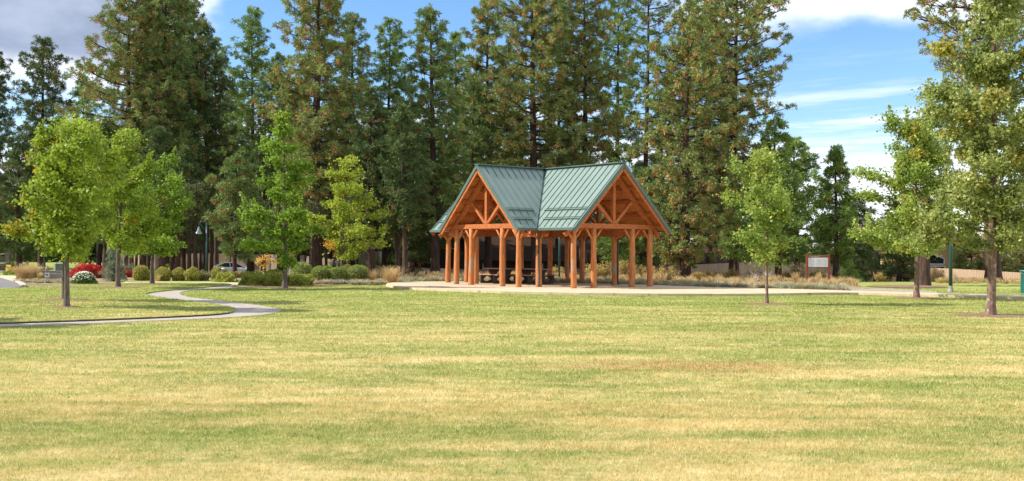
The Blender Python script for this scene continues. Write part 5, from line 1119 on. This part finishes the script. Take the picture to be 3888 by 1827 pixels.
# loose brush behind the plaza
LG = 'loose tan brush along the back of the plaza'
r = random.Random(12)
brush = [(1700, 1045, 60, 71, 'tan brush left of the pavilion corner post'), (1880, 1030, 70, 68, 'pale green tall weeds behind the left picnic table'), (2000, 1038, 70, 68, 'tan weeds behind the right picnic table'),
 (2110, 1010, 62, 68, 'tan brush around the lamp post behind the pavilion'), (2258, 998, 90, 66, 'tall tan brush between the right gable posts, left of centre'), (2312, 982, 100, 66.5, 'tallest golden brush behind the right gable posts'),
 (2378, 986, 90, 66, 'golden brush between the last two right gable posts'), (2440, 1004, 100, 67, 'tan brush at the rightmost pavilion post'), (2530, 1008, 110, 66, 'golden rounded brush left of the rusty pine trunk'),
 (2650, 1036, 60, 66, 'low tan brush right of the rusty pine trunk'), (2705, 1030, 60, 67, 'brush with pale plumes near the fence'), (2775, 1024, 80, 68, 'tall loose tan brush before the fence'),
 (2860, 1028, 70, 67, 'grey-tan brush with dead twigs left of the slim tree'), (2990, 1030, 60, 66, 'tan brush right of the slim tree trunk'), (3030, 990, 60, 65, 'grey-green leafy bush left of the notice board'),
 (3105, 1028, 60, 66, 'weeds seen under the notice board'), (3360, 1030, 80, 72, 'brown shrub against the fence behind the right trees'), (3560, 1015, 60, 76, 'pale yellowish bush against the fence left of the lamp post')]
for i, (px, py, w, D, lab) in enumerate(brush):
    rg = np.random.default_rng(200 + i); k = D / F_PX; x = X(px, D); zb = TZ(x, D); H = max(.4, ZP(px, py, D) - zb); Rw = w * k / 2
    root = empty('wild_brush', (x, D, zb)); tag(root, lab, 'brush', LG)
    n = 3000; t = rg.uniform(0, 1, n) ** .7; a = rg.uniform(0, 6.283, n); stem = rg.integers(0, 26, n); sa = rg.uniform(0, 6.283, 26); sr = rg.uniform(.2, 1, 26) ** .6; sh = rg.uniform(.6, 1.08, 26)
    q = np.stack([np.cos(sa[stem]) * sr[stem] * Rw * (.35 + .65 * t), np.sin(sa[stem]) * sr[stem] * Rw * .7 * (.35 + .65 * t), t * H * sh[stem] * (1.05 - .25 * sr[stem])], 1) + rg.normal(0, .07, (n, 3))
    q[:, 2] = np.maximum(q[:, 2], .01); V, F = leaves(q, .055, rg, .1)
    green = lab.startswith(('grey-green', 'pale green')); npmesh('foliage', V, F, M['sagegreen' if green else 'sage'], root, {'tone': np.clip(t * .7 + rg.uniform(0, .45, n) , 0, 1), 'old': (rg.uniform(0, 1, 26)[stem] < .2) * .6})
    m = MB()
    for j in range(26): m.tube([(0, 0, 0), (math.cos(sa[j]) * sr[j] * Rw * .6, math.sin(sa[j]) * sr[j] * Rw * .4, H * sh[j] * .5), (math.cos(sa[j]) * sr[j] * Rw, math.sin(sa[j]) * sr[j] * Rw * .7, H * sh[j] * (1.05 - .25 * sr[j]))], [.012, .008, .003], 3, False)
    m.build('stems', M['twig'] if 'dead' in lab else M['barkgrey'], root)
# dead pale twigs
for px, D, lab in ((2868, 63.5, 'bleached dead twigs left of the slim tree trunk'), (2925, 64, 'bleached dead twigs right behind the slim tree trunk')):
    rg = random.Random(px); m = MB(); x = X(px, D); zb = TZ(x, D)
    for j in range(30):
        a = rg.uniform(0, 6.28); L = rg.uniform(.35, .95); e = rg.uniform(.3, 1.1); p = Vector((0, 0, 0)); qd = Vector((math.cos(a) * math.cos(e), math.sin(a) * math.cos(e), math.sin(e)))
        p2 = p + qd * L * .5; m.tube([p, p2, p2 + (qd + Vector((rg.uniform(-.4, .4), 0, rg.uniform(-.2, .4)))) * L * .5], [.014, .010, .004], 4, False)
        m.tube([p2, p2 + Vector((rg.uniform(-.3, .3), rg.uniform(-.2, .2), rg.uniform(.1, .35)))], [.008, .003], 3, False)
    o = m.build('dead_twigs', M['twig']); o.location = (x, D, zb); tag(o, lab, 'twigs')
# ornamental grasses
OG = 'clumps of tall ornamental grass'
for i, (px, D, rr_, hh, lab, mt, nn) in enumerate([
 (1480, 56.5, .75, .78, 'fountain of tan plumes at the left tip of the plaza', 'drygrass', 420), (1416, 57.5, .4, .62, 'thin upright tan grass between the round shrubs and the plaza tip', 'drygrass', 160),
 (85, 57.5, .55, .75, 'golden grass at the driveway corner', 'drygrass', 420), (120, 58.5, .6, .8, 'golden grass left of the park sign', 'drygrass', 420), (150, 60, .45, .35, 'feathery grass behind the left end of the park sign', 'drygrass', 380),
 (3020, 60, .3, .55, 'straw-coloured tuft left of the notice board', 'drygrass', 150), (3110, 60.5, .25, .55, 'straw-coloured tuft below the notice board', 'drygrass', 130),
 (600, 59, .2, .35, 'wispy grass before the clipped shrubs', 'drygrass', 60)]):
    clumps('ornamental_grass', [(X(px, D), D, rr_, hh)], mt, lab, 'ornamental grass', OG, None, 300 + i, nn, .016, .9)
bush('low_brush', 145, 1064, 55.5, 56, 'low green-grey brush in front of the park sign', 'sagegreen', 41, 1500, .05, 'brush', dy=.6)
bush('low_brush', 66, 1058, 61, 24, 'small green brush at the kerb corner', 'hedge', 42, 900, .05, 'brush', dy=.6)
bush('round_shrub', 50, 997, 80, 22, 'small bright green ball shrub beside the dark pier', 'hedge', 43, 900, .06, group=None)
bush('round_shrub', 100, 999, 80, 24, 'small dull green ball shrub right of the cable pedestal', 'sagegreen', 44, 900, .06, group=None)
# saplings
def sapling(px, D, h, r, lab, mat, leafm, n, cl, bark, seed, leaf=.09):
    rg = np.random.default_rng(seed); x = X(px, D); zb = TZ(x, D); root = empty('sapling', (x, D, zb)); tag(root, lab, 'young tree')
    m = MB(); m.tube([(0, 0, 0), (.02, 0, h * .5), (0, 0, h)], [r, r * .8, r * .4], 7)
    for (a, c, z) in cl: m.tube([(0, 0, min(h - .05, max(.2, z - .5))), (a * .6, c, z - .15), (a, c, z)], [r * .4, r * .3, r * .15], 5)
    m.build('trunk', M[bark], root, True)
    idx = rg.integers(0, len(cl), n); q = np.array(cl)[idx] + rg.normal(0, 1, (n, 3)) * (np.array([.28, .25, .16]) if n > 300 else np.array([.15, .15, .09])); V, F = leaves(q, leaf, rg, .4)
    npmesh('crown', V, F, M[leafm], root, {'tone': rg.uniform(0, 1, n), 'old': np.zeros(n)})
zg = lambda px, py, D: ZP(px, py, D) - TZ(X(px, D), D)
k66 = 66 / F_PX
sapling(1008, 66, 1.6, .03, 'small sapling with glowing yellow-orange leaves', None, 'leaf_yellow', 250, [(-12 * k66, 0, zg(1000, 985, 66)), (2 * k66, 0, zg(1000, 978, 66)), (-22 * k66, 0, zg(1000, 992, 66)), (8 * k66, .1, zg(1000, 988, 66)), (36 * k66, 0, zg(1040, 996, 66)), (-4 * k66, 0, zg(1000, 1010, 66))], 'barkgrey', 1, .10)
sapling(1100, 64, 1.25, .035, 'white-stemmed sapling with a forked top', None, 'maple_a', 420, [(-8 * k66, 0, zg(1090, 955, 64)), (8 * k66, 0, zg(1105, 950, 64)), (0, .1, zg(1100, 930, 64)), (-14 * k66, 0, zg(1090, 935, 64))], 'barkwhite', 2, .08)
k = 66 / F_PX
for i, (px, py, w, D, lab, mt) in enumerate([(1235, 1008, 80, 68, 'yellowing bush behind the dark round shrubs', 'maple_c'), (1430, 968, 90, 96, 'bright leafy bush lit behind the dark trunks', 'maple_b'), (1480, 985, 80, 97, 'leafy bush over the brown fence between the slanting trunks', 'maple_a'),
    (1375, 985, 70, 100, 'olive bush below the pale window frame', 'hedge'), (632, 1000, 90, 78, 'shaded green bush behind the middle clipped shrubs', 'hedge'), (1040, 1020, 90, 70, 'shaded bush behind the yellow-leaved sapling', 'hedge'), (900, 1035, 60, 66, 'tan low brush in front of the car', 'sage')]):
    bush('leafy_bush', px, py, D, w, lab, mt, 60 + i, 2200, .09, group='bushes in the shade of the wood', lump=.2)

# fescue ground cover along the beds and flowers by the piers: nobody could count these
rg = random.Random(3); sp_ = []
for i in range(70): px = rg.uniform(1180, 1470); D = rg.uniform(54.6, 57.0); sp_.append((X(px, D), D, rg.uniform(.16, .30), rg.uniform(.12, .24)))
BKD = [(p[0], G(p[0], p[1], 0)[1]) for p in bk[::-1]]
def back_d(px): return float(np.interp(px, [p[0] for p in BKD], [p[1] for p in BKD]))
for i in range(620):
    px = rg.uniform(1490, 3225); D = back_d(px) + .35 + rg.uniform(0, 1) ** 1.5 * 4.2; sp_.append((X(px, D), D, rg.uniform(.18, .36), rg.uniform(.12, .32)))
for i in range(60): px = rg.uniform(60, 300); D = rg.uniform(54.5, 58); sp_.append((X(px, D), D, rg.uniform(.15, .28), rg.uniform(.08, .2)))
sp_ = [s for s in sp_ if True]
clumps('ground_cover', sp_, 'fescue', 'pale blue-green and straw fescue tufts edging the beds', 'ground cover', None, 'stuff', 9, 60, .02, 1.0)
sp_ = [(X(px, 60), D, .3, h) for px, D, h in [(rg.uniform(1500, 2560), rg.uniform(61, 71), rg.uniform(.15, .5)) for _ in range(210)]] + [(X(px, D), D, .3, h) for px, D, h in [(rg.uniform(2560, 3250), rg.uniform(56, 69), rg.uniform(.12, .38)) for _ in range(190)]] + [(X(px, D), D, .35, h) for px, D, h in [(rg.uniform(3560, 4000), rg.uniform(62, 70), rg.uniform(.12, .28)) for _ in range(140)]]
clumps('wild_grass', sp_, 'drygrass', 'uncut tan wild grass between the plaza and the fence', 'wild grass', None, 'stuff', 10, 50, .022, 1.0)
rg = np.random.default_rng(6); n = 5200; px = rg.uniform(12, 165, n); D = rg.uniform(69, 78, n); q = np.stack([(px - 1944) * D / F_PX, D, -.1 + rg.uniform(.02, .32, n) * (.6 + .4 * np.sin(px * .2))], 1)
V, F = leaves(q, .075, rg, .6); tag(npmesh('flower_bed', V, F, M['bedgreen'], None, {'tone': rg.uniform(0, 1, n)}), 'yellow-green flower bed along the far kerb', 'flower bed', None, 'stuff')
n = 420; px = rg.uniform(20, 130, n); D = rg.uniform(72, 78, n); q = np.stack([(px - 1944) * D / F_PX, D, .12 + rg.uniform(.0, .2, n)], 1)
V, F = leaves(q, .09, rg, .8); tag(npmesh('orange_flowers', V, F, M['flower'], None, {'tone': rg.uniform(0, 1, n)}), 'orange blossoms scattered over the far flower bed', 'flowers', None, 'stuff')
# fallen leaves on the plaza and lawn
n = 160; px = rg.uniform(1500, 3300, n); q = []
for p in px: d_ = rg.uniform(48, 52) if rg.uniform() < .6 else rg.uniform(30, 47); q.append((X(p, d_), d_, (.008 if d_ > 48 else -.05)))
V, F = leaves(np.array(q), .07, rg, 3); tag(npmesh('fallen_leaves', V, F, M['leaf_yellow'], None, {'tone': rg.uniform(0, 1, n)}), 'scattered dry fallen leaves on the lawn and plaza', 'fallen leaves', None, 'stuff')

# ------------------------------------------------------------------ lawn blades
def lawn_blades():
    rg = np.random.default_rng(11)
    N1, N2 = 230000, 420000
    d1 = np.sqrt(rg.uniform(7.2 ** 2, 13 ** 2, N1)); d2 = 13 * (54 / 13) ** rg.uniform(0, 1, N2)
    d = np.concatenate([d1, d2]); n = len(d); u = rg.uniform(-.56, .56, n); x = u * d; y = d
    keep = np.ones(n, bool)
    # keep blades off the path, plaza and pavements
    def inpoly(x, y, poly):
        ins = np.zeros(len(x), bool); P = poly
        for i in range(len(P)):
            x1, y1 = P[i]; x2, y2 = P[i - 1]; c = ((y1 > y) != (y2 > y)); 
            with np.errstate(divide='ignore', invalid='ignore'): ins ^= c & (x < (x2 - x1) * (y - y1) / (y2 - y1 + 1e-12) + x1)
        return ins
    for poly in (wi + wo[::-1], [G(a, b, 0) for a, b in fr] + [G(a, b, 0) for a, b in bk], dr, sw + sw2): keep &= ~inpoly(x, y, poly)
    island = inpoly(x, y, isl + far_edge)
    x, y, d, island = x[keep], y[keep], d[keep], island[keep]; n = len(x)
    z = terr(x, y) + np.where(island, .065, 0); sc_ = np.clip(d / 11, .8, 3.4)
    h = rg.uniform(.018, .042, n) * np.clip(sc_, 1, 1.2); w = .0042 * sc_ * rg.uniform(.7, 1.4, n)
    a = rg.uniform(0, math.pi, n); lean_a = rg.uniform(0, 2 * math.pi, n); ln = h * rg.uniform(.1, 1.1, n)
    b = np.stack([x, y, z - .004], 1); s = np.stack([np.cos(a) * w, np.sin(a) * w, 0 * w], 1); t = b + np.stack([np.cos(lean_a) * ln, np.sin(lean_a) * ln, h], 1)
    V = np.stack([b - s, b + s, t], 1).reshape(-1, 3); F = np.arange(n * 3).reshape(-1, 3)
    o = npmesh('grass', V, F, M['blade'], None, {'tone': rg.uniform(0, 1, n), 'old': (rg.uniform(0, 1, n) < np.clip(.24 - d * .005, .08, .2)) * rg.uniform(.4, 1, n)})
    tag(o, 'short mown grass blades of the lawn', 'grass', None, 'stuff')
lawn_blades()
